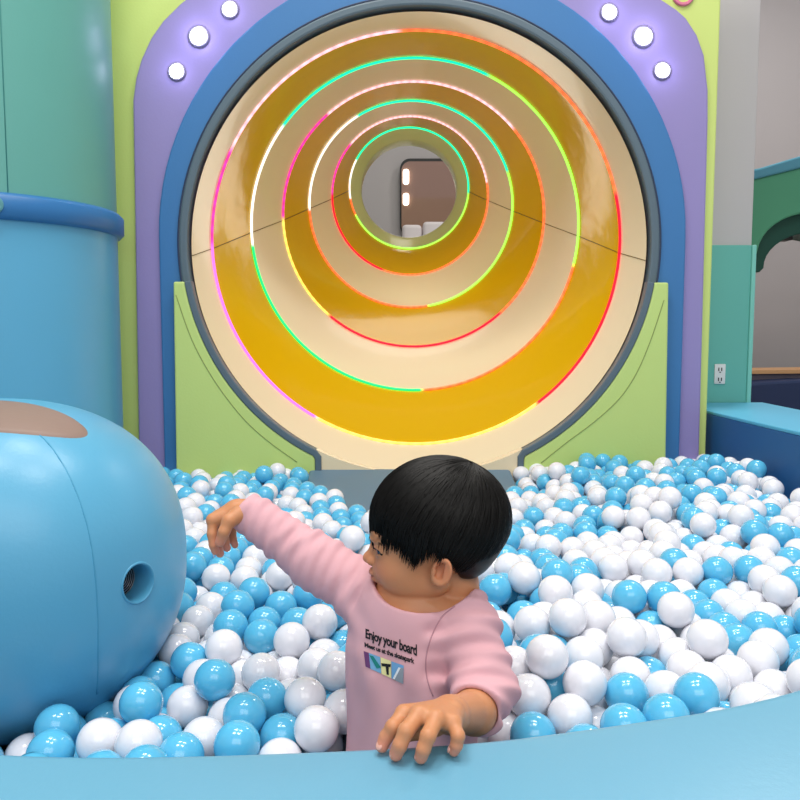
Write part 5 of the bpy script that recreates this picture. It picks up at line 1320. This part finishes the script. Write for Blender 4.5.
def head_raw(p):
    "skin surface of head and neck, in mm"
    q = to_head(p)
    qa = q.copy(); qa[:, 1] = np.abs(qa[:, 1])
    d = ell(q, (-6, 0, 12), (79, 65, 68))
    d = smin(d, ell(q, (24, 0, 6), (49, 52, 54)), 20)            # forehead
    d = smin(d, ell(q, (26, 0, -38), (46, 46, 42)), 22)          # mid face
    d = smin(d, ell(qa, (38, 27, -45), (30, 24, 26)), 16)        # cheeks
    d = smin(d, ell(q, (53, 0, -73), (18, 22, 16)), 12)          # chin
    d = smin(d, ell(qa, (12, 32, -60), (34, 16, 16)), 14)        # jaw
    # muzzle, lips
    d = smin(d, ell(q, (66, 0, -50), (10, 17, 13)), 12)
    # eye sockets
    d = smax(d, -ell(qa, (80, 25, -14), (12, 13, 8)), 9)
    # eyelids
    d = smin(d, ell(qa, (59.5, 25.5, -15), (13.5, 14, 12)), 3.5)
    d = smax(d, -ell(qa, (72, 30, -16.5), (11.0, 12.5, 3.6)), .8)
    # nose
    d = smin(d, cap(q, (71, 0, -12), (80, 0, -30), 5, 6), 8)
    d = smin(d, ell(q, (82, 0, -33), (8, 8, 7)), 5)
    d = smin(d, ell(qa, (77, 8.5, -36), (6.5, 5, 5)), 4)
    d = smax(d, -ell(qa, (80, 4.5, -41.5), (3.5, 2.4, 3)), 1.5)
    # lips
    d = smin(d, ell(q, (76.5, 0, -50.5), (6.5, 13, 4.6)), 3)
    d = smin(d, ell(q, (74.5, 0, -58.5), (6.5, 11.5, 4.6)), 3)
    d = smax(d, -ell(q, (82, 0, -54.6), (9, 17, 1.1)), 1.6)
    # brow ridge
    d = smin(d, ell(qa, (70, 24, 0), (7, 16, 5)), 8)
    # neck
    d = smin(d, cap(q, (-24, 0, -40), (-30, 0, -125), 31, 33), 4)
    # ear
    e = qa - A_((-11, 61, -33))
    c, s = math.cos(.32), math.sin(.32)
    er = np.stack([e[:, 0] * c + e[:, 2] * s, e[:, 1] - .35 * (-(e[:, 0])) , -e[:, 0] * s + e[:, 2] * c], 1)
    ear = ell(er, (0, 3, 0), (12.5, 6.5, 18))
    ear = smin(ear, ell(er, (3, 2, -14), (7, 5, 7)), 4)
    ear = smax(ear, -ell(er, (1.5, 10, 1), (7.6, 9.5, 12)), 1.5)
    rx = np.sqrt((er[:, 0] / .78) ** 2 + (er[:, 2] / 1.18) ** 2)
    ear = smin(ear, np.sqrt((rx - 13.0) ** 2 + (er[:, 1] - 6.5) ** 2) * .85 - 2.3, 1.5)
    ear = smin(ear, cap(er, (-3.5, 5.5, 8), (-4.5, 5.5, -5), 2.0, 2.0), 2)
    ear = smin(ear, ell(er, (8.5, 6, -3), (3.2, 3.2, 4.2)), 2)
    d = smin(d, ear, 3)
    return d

def head(p): return head_raw(p) * HS

# joints (surveyed from the photograph)
NECK = w3(427, 592, 1.015)
SH_R = w3(384, 606, 1.045); EL_R = w3(316, 562, 1.085); WR_R = w3(249, 513, 1.12)
SH_L = w3(468, 630, .970); EL_L = w3(484, 688, .92); WR_L = w3(474, 712, .865)
CH = w3(416, 648, 1.0); BE = w3(410, 735, .985)
PEL = BE + A_((0, .01, -.13))
ty = math.radians(24)
TX = A_((math.cos(ty), -math.sin(ty) * .7, -.06)); TX /= np.linalg.norm(TX)
TZ = A_((.0, .06, 1)); TZ -= TX * (TZ @ TX); TZ /= np.linalg.norm(TZ)
TY = np.cross(TZ, TX)
TA = A_((TX, TY, TZ))

def torso(p, g=0.0):
    d = ell(p, CH + A_((-.004, 0, 0)), (.079 + g, .058 + g, .100 + g), TA)
    d = smin(d, ell(p, (CH + BE) / 2, (.076 + g, .060 + g, .10 + g), TA), .03)
    d = smin(d, ell(p, BE + A_((0, 0, -.05)), (.080 + g, .066 + g, .13 + g), TA), .03)
    d = smin(d, cap(p, SH_R, SH_L, .030 + g, .034 + g), .03)
    return d

# hands ------------------------------------------------------------
def hp(px, py, Y): return w3(px, py, Y)
wrR = WR_R
kR = [hp(213, 520, 1.105), hp(218, 517, 1.122), hp(224, 517, 1.138), hp(231, 519, 1.15)]
mR = [hp(212, 534, 1.098), hp(216.5, 534, 1.115), hp(224, 533, 1.132), hp(232, 532, 1.146)]
dR = [hp(213.5, 545, 1.096), hp(218, 547, 1.112), hp(225, 542, 1.13), hp(233, 540, 1.144)]
tR = [hp(215.5, 551, 1.10), hp(220, 553.5, 1.115), hp(227, 548, 1.132), hp(235, 545, 1.146)]
thR = [hp(240, 514, 1.10), hp(229, 521, 1.088), hp(224, 532, 1.082), hp(220, 542, 1.084)]

def handR(p):
    d = cap(p, WR_R, hp(240, 511, 1.12), .0185, .0175)
    for k, r in zip(kR, (.0100, .0105, .0100, .0090)):
        d = smin(d, cap(p, hp(240, 512, 1.12) * .75 + k * .25, k, .0155, r), .008)
    f = None
    for i, r in enumerate((.0068, .0070, .0067, .0060)):
        e = chain(p, [kR[i], mR[i], dR[i], tR[i]], [r * 1.14, r * 1.02, r * .93, r * .86], .002)
        d = smin(d, e, .0022)
    e = chain(p, thR, [.0125, .0098, .0080, .0070], .003)
    return smin(d, e, .005)

def q3(px, py, z): return A_(PZ(px, py, z))
kL = [q3(404, 714, .722), q3(419, 715, .7265), q3(436, 719, .725), q3(453, 723, .719)]
mL = [q3(393, 727, .7165), q3(406, 731, .720), q3(428, 736, .7190), q3(458, 736, .713)]
dL = [q3(386, 737, .7065), q3(400, 745, .7085), q3(423.5, 749, .7080), q3(456.5, 745, .7045)]
tL = [q3(382, 746, .6985), q3(396, 754, .6985), q3(421, 757, .6985), q3(454, 750.5, .6980)]
thL = [q3(452, 712, .712), q3(436, 726, .705), q3(420, 731, .702), q3(409, 734, .700)]

def handL(p):
    c0 = WR_L * .45 + (kL[1] + kL[2]) / 2 * .55
    d = chain(p, [EL_L * .4 + WR_L * .6, WR_L, c0], [.0245, .0225, .0185], .01)
    for k, r in zip(kL, (.0096, .0100, .0098, .0090)):
        d = smin(d, cap(p, c0, k, .0150, r), .008)
    for i, r in enumerate((.0070, .0073, .0070, .0062)):
        e = chain(p, [kL[i], mL[i], dL[i], tL[i]], [r * 1.15, r * 1.06, r * .98, r * .92], .002)
        e = smin(e, ell(p, mL[i], (r * 1.05,) * 3), .002)
        d = smin(d, e, .0025)
    e = chain(p, thL, [.0115, .0095, .0082, .0074], .003)
    return smin(d, e, .004)

kneeR = A_((-.045, .90, .43)); kneeL = A_((.085, .87, .43))
footR = A_((-.02, 1.10, .425)); footL = A_((.09, 1.09, .425))

def body(p):
    d = torso(p)
    d = smin(d, chain(p, [SH_R, EL_R, WR_R], [.031, .024, .0185], .015), .02)
    d = smin(d, chain(p, [SH_L, EL_L, WR_L], [.033, .027, .0235], .015), .02)
    d = smin(d, cap(p, NECK, CH + A_((0, 0, .05)), .036, .05), .02)
    for s, kn, ft in ((-1, kneeR, footR), (1, kneeL, footL)):
        hip = PEL + TX * .04 * s
        d = smin(d, chain(p, [hip, kn, ft], [.045, .032, .022], .02), .02)
        d = smin(d, cap(p, ft, ft + A_((0, .05, -.003)), .018, .013), .01)
    near(p, HO, .155, lambda q, o: smin(o, head(q), .004), d)
    near(p, WR_R + A_((-.03, 0, -.02)), .11, lambda q, o: smin(o, handR(q), .006), d)
    near(p, (kL[1] + WR_L) / 2, .12, lambda q, o: smin(o, handL(q), .006), d)
    return d

H_ = .0015
V, F = surface(body, (-.30, .66, .385), (.20, 1.27, .96), H_)
F = outward(V, F)
# skin tint
skin = A_(lin('C98B62')[:3]); warm = A_(lin('D47F60')[:3]); dark = A_(lin('8A5B44')[:3]); lipc = A_(lin('C4776C')[:3]); tip = A_(lin('E59184')[:3])
scalp = A_(lin('3A2419')[:3])
col = np.tile(skin, (len(V), 1))
def mixc(c, w): 
    global col
    w = np.clip(w, 0, 1)[:, None]
    col = col * (1 - w) + c * w
q = to_head(V); qa = q.copy(); qa[:, 1] = np.abs(qa[:, 1])
hd = np.linalg.norm(q, axis=1) < 135
g = lambda c, r: np.exp(-(((qa - A_(c)) / A_(r)) ** 2).sum(1)) * hd
mixc(warm, .55 * g((62, 32, -42), (20, 22, 16)))
mixc(warm, .6 * g((-14, 66, -28), (14, 12, 20)))
mixc(warm, .5 * g((86, 0, -34), (8, 9, 8)))
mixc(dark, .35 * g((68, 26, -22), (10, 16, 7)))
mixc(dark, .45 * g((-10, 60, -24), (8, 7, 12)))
mixc(lipc, 1.2 * g((82, 0, -50.5), (8, 11, 4.5)))
mixc(lipc, 1.3 * g((80, 0, -58), (8, 10, 4.5)))
mixc(dark, 1.2 * g((86, 0, -54.6), (10, 13, 1.6)))
# brow
bw = np.exp(-(((qa[:, 2] - (5 - .012 * (qa[:, 1] - 24) ** 2)) / 2.6) ** 2)) * (np.abs(qa[:, 1] - 26) < 15) * (qa[:, 0] > 45) * hd
mixc(scalp, .7 * bw)
# short clipped hair fading in round the ears and nape
def hairline(f):
    return np.interp(f, [-100, -70, -52, -34, -24, -12, 4, 10, 18, 24, 34, 48, 66, 90],
                     [-44, -58, -62, -52, -30, -10, -6, -14, -28, -26, -8, -3, 0, 2])
fade = np.clip((q[:, 2] - hairline(q[:, 0]) + 6) / 16, 0, 1) * (np.abs(q[:, 1]) > 8) * hd * (qa[:, 1] < 65) * np.clip((58 - q[:, 0]) / 12, 0, 1)
earm = ((qa - A_((-12, 66, -28))) ** 2 / A_((17, 12, 21)) ** 2).sum(1) < 1
mixc(scalp, fade * .8 * (~earm))
for t_ in tL + [tR[0], tR[1], tR[2], tR[3], thR[3]]:
    mixc(tip, .7 * np.exp(-((V - t_) ** 2).sum(1) / .011 ** 2))
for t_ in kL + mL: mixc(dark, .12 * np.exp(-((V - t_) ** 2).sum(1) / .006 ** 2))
mixc(dark, .25 * (np.exp(-((V - w3(425, 604, .97)) ** 2).sum(1) / .03 ** 2)))  # shade under the jaw painted into the neck colour
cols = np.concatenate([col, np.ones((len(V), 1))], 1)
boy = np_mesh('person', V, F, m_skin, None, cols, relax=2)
tag(boy, 'small boy with black bowl-cut hair in a pink long-sleeved shirt, standing in the ball pit', 'person')

# eyes
m_eye = mat('eye_white', 'D8D0CC', .12, coat=.5)
m_iris = mat('dark_iris', '1C110C', .08, coat=.8)
for s in (1, -1):
    c = Vector(from_head((57.5, 25.5 * s, -15.5)))
    fd = Vector(AX.T @ A_((1, .25 * s, -.12))).normalized()
    r = .0122
    pr = []; mi = []
    for k in range(19):
        a = math.pi * k / 18
        pr.append((max(r * math.sin(a), .00005), r * math.cos(a)))
        mi.append(1 if k < 4 else 0)
    lathe_y('eye', pr, c, [m_eye, m_iris], boy, 28, d=fd, smooth=3.2, midx=mi)
    la = [Vector(from_head((71.5 - .035 * (yy - 22) ** 2 , s * yy, -13.2 - .03 * (yy - 25) ** 2))) for yy in (17, 20, 23, 26, 29, 32, 35)]
    la = []
    for yy in range(16, 41, 2):
        # ride on the lid surface
        lo, hi = 50., 90.
        for _ in range(24):
            mid = (lo + hi) / 2
            val = head_raw(A_([from_head((mid, s * yy, -13.0 - .03 * (yy - 27) ** 2))]))[0]
            if val < 0: lo = mid
            else: hi = mid
        la.append(Vector(from_head((lo + .3, s * yy, -13.6 - .03 * (yy - 27) ** 2))))
    tube('eyelash', la, .0012, m_hair, boy, 6)

# nails of the hand on the rim
m_nail = mat('nail', 'EBAF9E', .25, coat=.3)
for i in range(4):
    fd = tL[i] - dL[i]; fd /= np.linalg.norm(fd)
    up_ = A_((0, -.25, 1.)); up_ -= fd * (up_ @ fd); up_ /= np.linalg.norm(up_)
    sd = np.cross(fd, up_)
    c = tL[i] + up_ * .0050 - fd * .0002
    def nail(p, c=c, fd=fd, sd=sd, up_=up_): return ell(p, c, (.0046, .0040, .0014), A_((fd, sd, up_)))
    NV, NF = surface(nail, c - .008, c + .008, .0006)
    np_mesh('fingernail', NV, outward(NV, NF), m_nail, boy)

# ------------------------------------------------------------------ shirt
def folds(p):
    # creases across the stretched sleeve
    ax = WR_R - SH_R; L = np.linalg.norm(ax); ax = ax / L
    t = (p - SH_R) @ ax / L
    r = p - SH_R - np.outer(t * L, ax)
    w = np.exp(-(np.maximum(np.linalg.norm(r, axis=1) - .05, 0) / .01) ** 2) * np.clip((t + .05) * 5, 0, 1)
    ang = r[:, 2] * 30 + r[:, 1] * 25
    f = w * (.0021 * np.sin(t * 46 + 2.2 * np.sin(ang) + 1.3 * np.sin(t * 9)) * (.5 + .5 * np.sin(t * 13 + ang)) + .0010 * np.sin(t * 83 - 2 * ang))
    # creases on the bent sleeve
    ax2 = EL_L - SH_L; L2 = np.linalg.norm(ax2); ax2 = ax2 / L2
    t2 = (p - SH_L) @ ax2 / L2
    r2 = p - SH_L - np.outer(t2 * L2, ax2)
    w2 = np.exp(-(np.maximum(np.linalg.norm(r2, axis=1) - .055, 0) / .012) ** 2)
    f += w2 * (.0024 * np.sin(t2 * 11 + 30 * r2[:, 0] + 18 * r2[:, 1]) + .0015 * np.sin(t2 * 22 - 50 * r2[:, 0] + 1))
    # vertical drape on the body
    c = (p - CH) @ TA.T
    w3_ = np.clip((-c[:, 2]) / .05 + .6, 0, 1) * np.clip((.085 - np.abs(c[:, 0])) / .02, 0, 1)
    f += w3_ * (.0022 * np.sin(c[:, 0] * 95 + c[:, 2] * 18 + 1.5 * np.sin(c[:, 2] * 25)) + .0008 * np.sin(c[:, 0] * 170 - c[:, 2] * 40))
    # pull lines from the raised arm
    d0 = p - (SH_R + A_((.01, 0, -.02)))
    rr = np.linalg.norm(d0, axis=1) + 1e-6
    an = np.arctan2(d0[:, 0], -d0[:, 2])
    f += .0016 * np.exp(-((rr - .05) / .03) ** 2) * np.sin(an * 9)
    return f

CU_R = WR_R + (EL_R - WR_R) * .02
SLR = [SH_R, EL_R, CU_R - (EL_R - WR_R) * .12]
CU_L = WR_L + (EL_L - WR_L) * .10
def shirt_out(p):
    d = torso(p, .007)
    a = chain(p, [SH_R + A_((0.01, 0, -.004)), EL_R, CU_R - (EL_R - WR_R) * .2], [.046, .0355, .0285], .02)
    d = smin(d, a, .03)
    b = chain(p, [SH_L + A_((-.004, 0, .01)), EL_L, CU_L + (CU_L - EL_L) * .3], [.041, .0365, .0325], .02)
    d = smin(d, b, .006)
    d = smin(d, cap(p, NC - NKd * .012, CH + A_((0, 0, .05)), .040, .06), .022)
    return d - folds(p)

dR_ = (WR_R - EL_R) / np.linalg.norm(WR_R - EL_R)
dL_ = (WR_L - EL_L) / np.linalg.norm(WR_L - EL_L)
NKd = A_((-.10, -.34, .93)); NKd /= np.linalg.norm(NKd)
NC = w3(427, 590, 1.005)
def shirt(p):
    o = shirt_out(p)
    # inner hollow of cuffs, neck and hem
    hR = cap(p, EL_R, CU_R + dR_ * .05, .028, .0232)
    hL = cap(p, EL_L + dL_ * .03, CU_L + dL_ * .05, .027, .0255)
    o = smax(o, (p - (CU_R + dR_ * .012)) @ dR_, .002)
    m2 = (p - EL_L) @ dL_ > 0
    near_l = ((p - CU_L) ** 2).sum(1) < .075 ** 2
    cut = smax(o, (p - (CU_L + dL_ * .004)) @ dL_, .002)
    o = np.where(near_l, cut, o)
    hn_ = np.maximum(cap(p, NC - NKd * .03, NC + NKd * .10, .0395, .043), -(p - (NC - NKd * .028)) @ NKd)
    # collar band stands slightly proud
    c = (p - NC); hgt = c @ NKd
    rad_ = np.linalg.norm(c - np.outer(hgt, NKd), axis=1)
    band_ = np.sqrt(np.maximum(np.abs(hgt + .004) - .006, 0) ** 2 + (rad_ - .0425) ** 2) - .0032
    o = smax(o, -hn_, .002)
    o = smax(o, (p - (NC + NKd * .001)) @ NKd + np.maximum(rad_ - .050, 0) * -1.2, .004)
    o = smin(o, band_, .0015)
    def clear(qq, oo): return smax(oo, -(head(qq) - .0028), .003)
    near(p, HO, .15, clear, o)
    o = smax(o, -hR, .001); o = smax(o, -hL, .001)
    o = smax(o, -(p[:, 2] - .50), .003)
    return o

V, F = surface(shirt, (-.28, .76, .49), (.20, 1.20, .90), .0019)
F = outward(V, F)
pk0 = A_(lin('DBABB4')[:3]); pk1 = A_(lin('C698A2')[:3])
w = (.5 + .5 * np.sin(V[:, 0] * 60 + V[:, 2] * 45) * np.sin(V[:, 2] * 70))[:, None] * .25
cols = np.concatenate([pk0 * (1 - w) + pk1 * w, np.ones((len(V), 1))], 1)
shirt_o = np_mesh('shirt', V, F, m_shirt, boy, cols, relax=2)
shirt_o['label'] = 'pink long-sleeved jersey shirt'

# printed lettering and picture on the chest, lying on the cloth
bpy.context.view_layer.update()
dg = bpy.context.evaluated_depsgraph_get()
tree = BVHTree.FromObject(shirt_o, dg)
m_ink = mat('black_print', '17141A', .6)
def chest(a, b, lift=.0009):
    "a, b: pixels in the print area -> point on the cloth"
    u, dy, dz = ray(a, b)
    d = Vector((u, dy, dz)).normalized()
    hit = tree.ray_cast(Vector((0, 0, CZ)) + d * .5, d, 2)
    if hit[0] is None: return P(a, b, .93)
    return hit[0] + hit[1] * lift * (1 if hit[1].dot(d) < 0 else -1)

m_seam2 = mat('shirt_stitch', 'B98C97', .8)
ring_ = []
e1_ = np.cross(NKd, (0, 1, 0)); e1_ /= np.linalg.norm(e1_); e2_ = np.cross(NKd, e1_)
for k in range(72):
    a = 2 * math.pi * k / 72
    pt = NC + (e1_ * math.cos(a) + e2_ * math.sin(a)) * .056 - NKd * .012
    h_ = tree.find_nearest(Vector(pt))
    ring_.append(h_[0] + h_[1] * .0002)
tube('collar_seam', ring_, .0009, m_seam2, shirt_o, 6, closed=True)
def chest0(a, b): return chest(a, b, .0001)
tube('sleeve_seam', [chest0(q_.x, q_.y) for q_ in spline([(455, 606, 0), (441, 618, 0), (431, 638, 0), (426, 658, 0), (427, 678, 0), (433, 696, 0)], 6)], .0009, m_seam2, shirt_o, 6)

def text_on(name, body_, p0, p1, h0, shear=0, bold=.0, par=None, mat_=m_ink, sp=1.0):
    cu = bpy.data.curves.new(name, 'FONT')
    cu.body = body_; cu.size = 1; cu.offset = bold; cu.resolution_u = 2; cu.shear = shear; cu.space_character = sp
    ob = bpy.data.objects.new(name, cu); COL.objects.link(ob)
    bpy.context.view_layer.update()
    me = bpy.data.meshes.new_from_object(ob.evaluated_get(bpy.context.evaluated_depsgraph_get()))
    bpy.data.objects.remove(ob)
    bm = bmesh.new(); bm.from_mesh(me)
    bmesh.ops.triangulate(bm, faces=bm.faces)
    bmesh.ops.subdivide_edges(bm, edges=[e for e in bm.edges if e.calc_length() > .25], cuts=1)
    xs = [v.co.x for v in bm.verts]; x0, x1 = min(xs), max(xs)
    dx, dy = p1[0] - p0[0], p1[1] - p0[1]
    for v in bm.verts:
        t = (v.co.x - x0) / (x1 - x0)
        v.co = chest(p0[0] + dx * t, p0[1] + dy * t - v.co.y * h0 * (1 + .25 * t))
    bm.to_mesh(me); bm.free()
    o = link_mesh(name, me, mat_, par)
    return o
text_on('print_lettering', 'Enjoy your board', (366, 637.5), (417, 655.5), 12.5, .0, .03, shirt_o, sp=.9)
text_on('print_lettering', 'Meet us at the skatepark', (365, 646.5), (414.5, 663.5), 6.0, .0, .035, shirt_o, sp=.9)
def quad_on(name, c4, m, par, nu=10, nv=6, lift=.0007):
    v = []; f = []
    (ax_, ay), (bx_, by), (cx2, cy2), (dx_, dy_) = c4
    for j in range(nv + 1):
        for i in range(nu + 1):
            s, t = i / nu, j / nv
            x = (ax_ * (1 - s) + bx_ * s) * (1 - t) + (dx_ * (1 - s) + cx2 * s) * t
            y = (ay * (1 - s) + by * s) * (1 - t) + (dy_ * (1 - s) + cy2 * s) * t
            v.append(chest(x, y, lift))
    for j in range(nv):
        for i in range(nu): f.append((j * (nu + 1) + i, j * (nu + 1) + i + 1, (j + 1) * (nu + 1) + i + 1, (j + 1) * (nu + 1) + i))
    me = bpy.data.meshes.new(name); me.from_pydata(v, [], f)
    return link_mesh(name, me, m, par)
TLp, TRp, BRp, BLp = (364, 651), (404, 665.5), (403.5, 683.5), (366, 666.5)
def pr(s, t):
    x = (TLp[0] * (1 - s) + TRp[0] * s) * (1 - t) + (BLp[0] * (1 - s) + BRp[0] * s) * t
    y = (TLp[1] * (1 - s) + TRp[1] * s) * (1 - t) + (BLp[1] * (1 - s) + BRp[1] * s) * t
    return x, y
def patch_(name, s0, t0, s1, t1, colr, lift=.0008, pts=None):
    c4 = [pr(s0, t0), pr(s1, t0), pr(s1, t1), pr(s0, t1)] if pts is None else [pr(*q_) for q_ in pts]
    return quad_on(name, c4, mat('ink_' + name, colr, .6), shirt_o, lift=lift, nu=8, nv=6)
patch_('print_panel', 0, 0, .13, 1, '6A3A6E')
patch_('print_panel', .13, 0, .41, 1, '6FA8D0')
patch_('print_panel', .42, 0, .68, 1, 'E6E2A4')
patch_('print_panel', .69, 0, 1, 1, '6FA6D6')
patch_('print_figure', 0, 0, 0, 0, '0F7C78', .0013, [(.14, .12), (.24, .10), (.42, .62), (.30, .80)])
patch_('print_figure', 0, 0, 0, 0, '15181C', .0013, [(.43, .34), (.68, .18), (.67, .36), (.44, .52)])
patch_('print_figure', 0, 0, 0, 0, '15181C', .0013, [(.54, .40), (.62, .36), (.62, .86), (.56, .90)])
patch_('print_figure', 0, 0, 0, 0, '8F9AA6', .0013, [(.93, .16), (1, .14), (1, 1), (.72, 1)])
patch_('print_figure', 0, 0, 0, 0, 'E8EEF2', .0015, [(.88, .18), (.93, .18), (.78, .96), (.73, .96)])

# ------------------------------------------------------------------ trousers (below the balls)
def trs(p):
    d = ell(p, PEL, (.088, .075, .075), TA)
    for s, kn, ft in ((-1, kneeR, footR), (1, kneeL, footL)):
        hip = PEL + TX * .04 * s
        d = smin(d, chain(p, [hip, kn, ft], [.052, .041, .032], .02), .02)
    return np.maximum(d, -(p[:, 2] - .386))
V, F = surface(trs, (-.14, .78, .37), (.20, 1.18, .68), .004)
np_mesh('trousers', V, outward(V, F), m_trs, boy)

# ------------------------------------------------------------------ hair
HC = A_((-11, 0, 16)); HR = A_((89, 72, 79))
def hl_top(f, l):
    return hairline(f)
def hair(p):
    q = to_head(p)
    qs = q.copy()
    fall = .45 + .55 * np.clip(-q[:, 0] / 30, 0, 1)
    qs[:, 2] = np.where(q[:, 2] < HC[2], HC[2] + (q[:, 2] - HC[2]) * fall, q[:, 2])
    crown = ell(qs, HC, HR)
    nape = ell(q, (-29, 0, -22), (52, 51, 42))
    # bowl ends above the clipped sides
    line = np.interp(q[:, 0], [-100, -70, -45, -20, 0, 14, 24, 40, 55, 90], [-30, -36, -30, -12, -3, -10, -12, -2, 2, 0])
    line = line + 1.8 * np.sin(q[:, 0] * .9) * (q[:, 0] > 0)
    d = smax(crown, (line - q[:, 2]) * .8, 5)
    nl = hairline(q[:, 0])
    n2 = smax(nape, (nl - q[:, 2]) * .8, 4)
    n2 = smax(n2, q[:, 0] + 22, 4)
    d = smin(d, n2, 8)
    az = np.arctan2(q[:, 1], q[:, 0] + 30)
    return d * HS
V, F = surface(hair, HO - .125, HO + .125, .0019)
hair_o = np_mesh('hair', V, outward(V, F), m_hair, boy, None, relax=2)
# combed strands lying over the crown, ending in a ragged fringe
V2 = []; F2 = []
wd = A_((-.50, .05, .86)); wd /= np.linalg.norm(wd)
b1 = np.cross(wd, (0, 1, 0)); b1 /= np.linalg.norm(b1); b2 = np.cross(wd, b1)
rs = np.random.default_rng(3)
for i in range(5200):
    ph = rs.uniform(0, 2 * math.pi)
    dirv = b1 * math.cos(ph) + b2 * math.sin(ph)
    off = rs.uniform(-1.2, 1.6)
    st = rs.uniform(.02, 1.15)
    jit = rs.uniform(-5, 6)
    swirl = rs.normal(0, .05)
    pts = []
    th = st
    while th < 2.6 and len(pts) < 13:
        dd = wd * math.cos(th) + (dirv * math.cos(swirl * (th - st)) + np.cross(wd, dirv) * math.sin(swirl * (th - st))) * math.sin(th)
        s = 1 / math.sqrt(((dd / HR) ** 2).sum())
        pt = HC + dd * (s + off)
        if pt[2] < HC[2]:
            pt[2] = HC[2] + (pt[2] - HC[2]) / (.45 + .55 * min(max(-pt[0] / 30, 0), 1))
        line = float(np.interp(pt[0], [-100, -70, -45, -20, 0, 10, 22, 34, 50, 66, 90], [-38, -46, -44, -20, -7, -15, -23, -11, -4, -4, -6]))
        if pt[2] < line + jit - 2: break
        if pt[2] < 0 and pt[0] < -20: pt = pt * A_((1, 1, 1)) + A_((.10, 0, 0)) * -pt[2] * 1.0
        pts.append(pt)
        th += .105
    if len(pts) < 3: continue
    if len(pts) < 13:
        last = pts[-1] + (pts[-1] - pts[-2]) * .5 + A_((rs.normal(0, 1), rs.normal(0, 1), 0))
        pts.append(last)
    W = [from_head(x_) for x_ in pts]
    rr = .00075
    n_ = len(W)
    v_, f_ = tube_geo(W, [rr * (1 if k < n_ - 2 else (.75 if k == n_ - 2 else .2)) for k in range(n_)], 3, caps=False)
    o0 = len(V2)
    V2 += [tuple(x_) for x_ in v_]; F2 += [tuple(a + o0 for a in g_) for g_ in f_]
me = bpy.data.meshes.new('hair_strands'); me.from_pydata(V2, [], F2)
me.polygons.foreach_set('use_smooth', [True] * len(F2))
so = link_mesh('hair_strands', me, m_hair, hair_o)
so['kind'] = 'stuff'
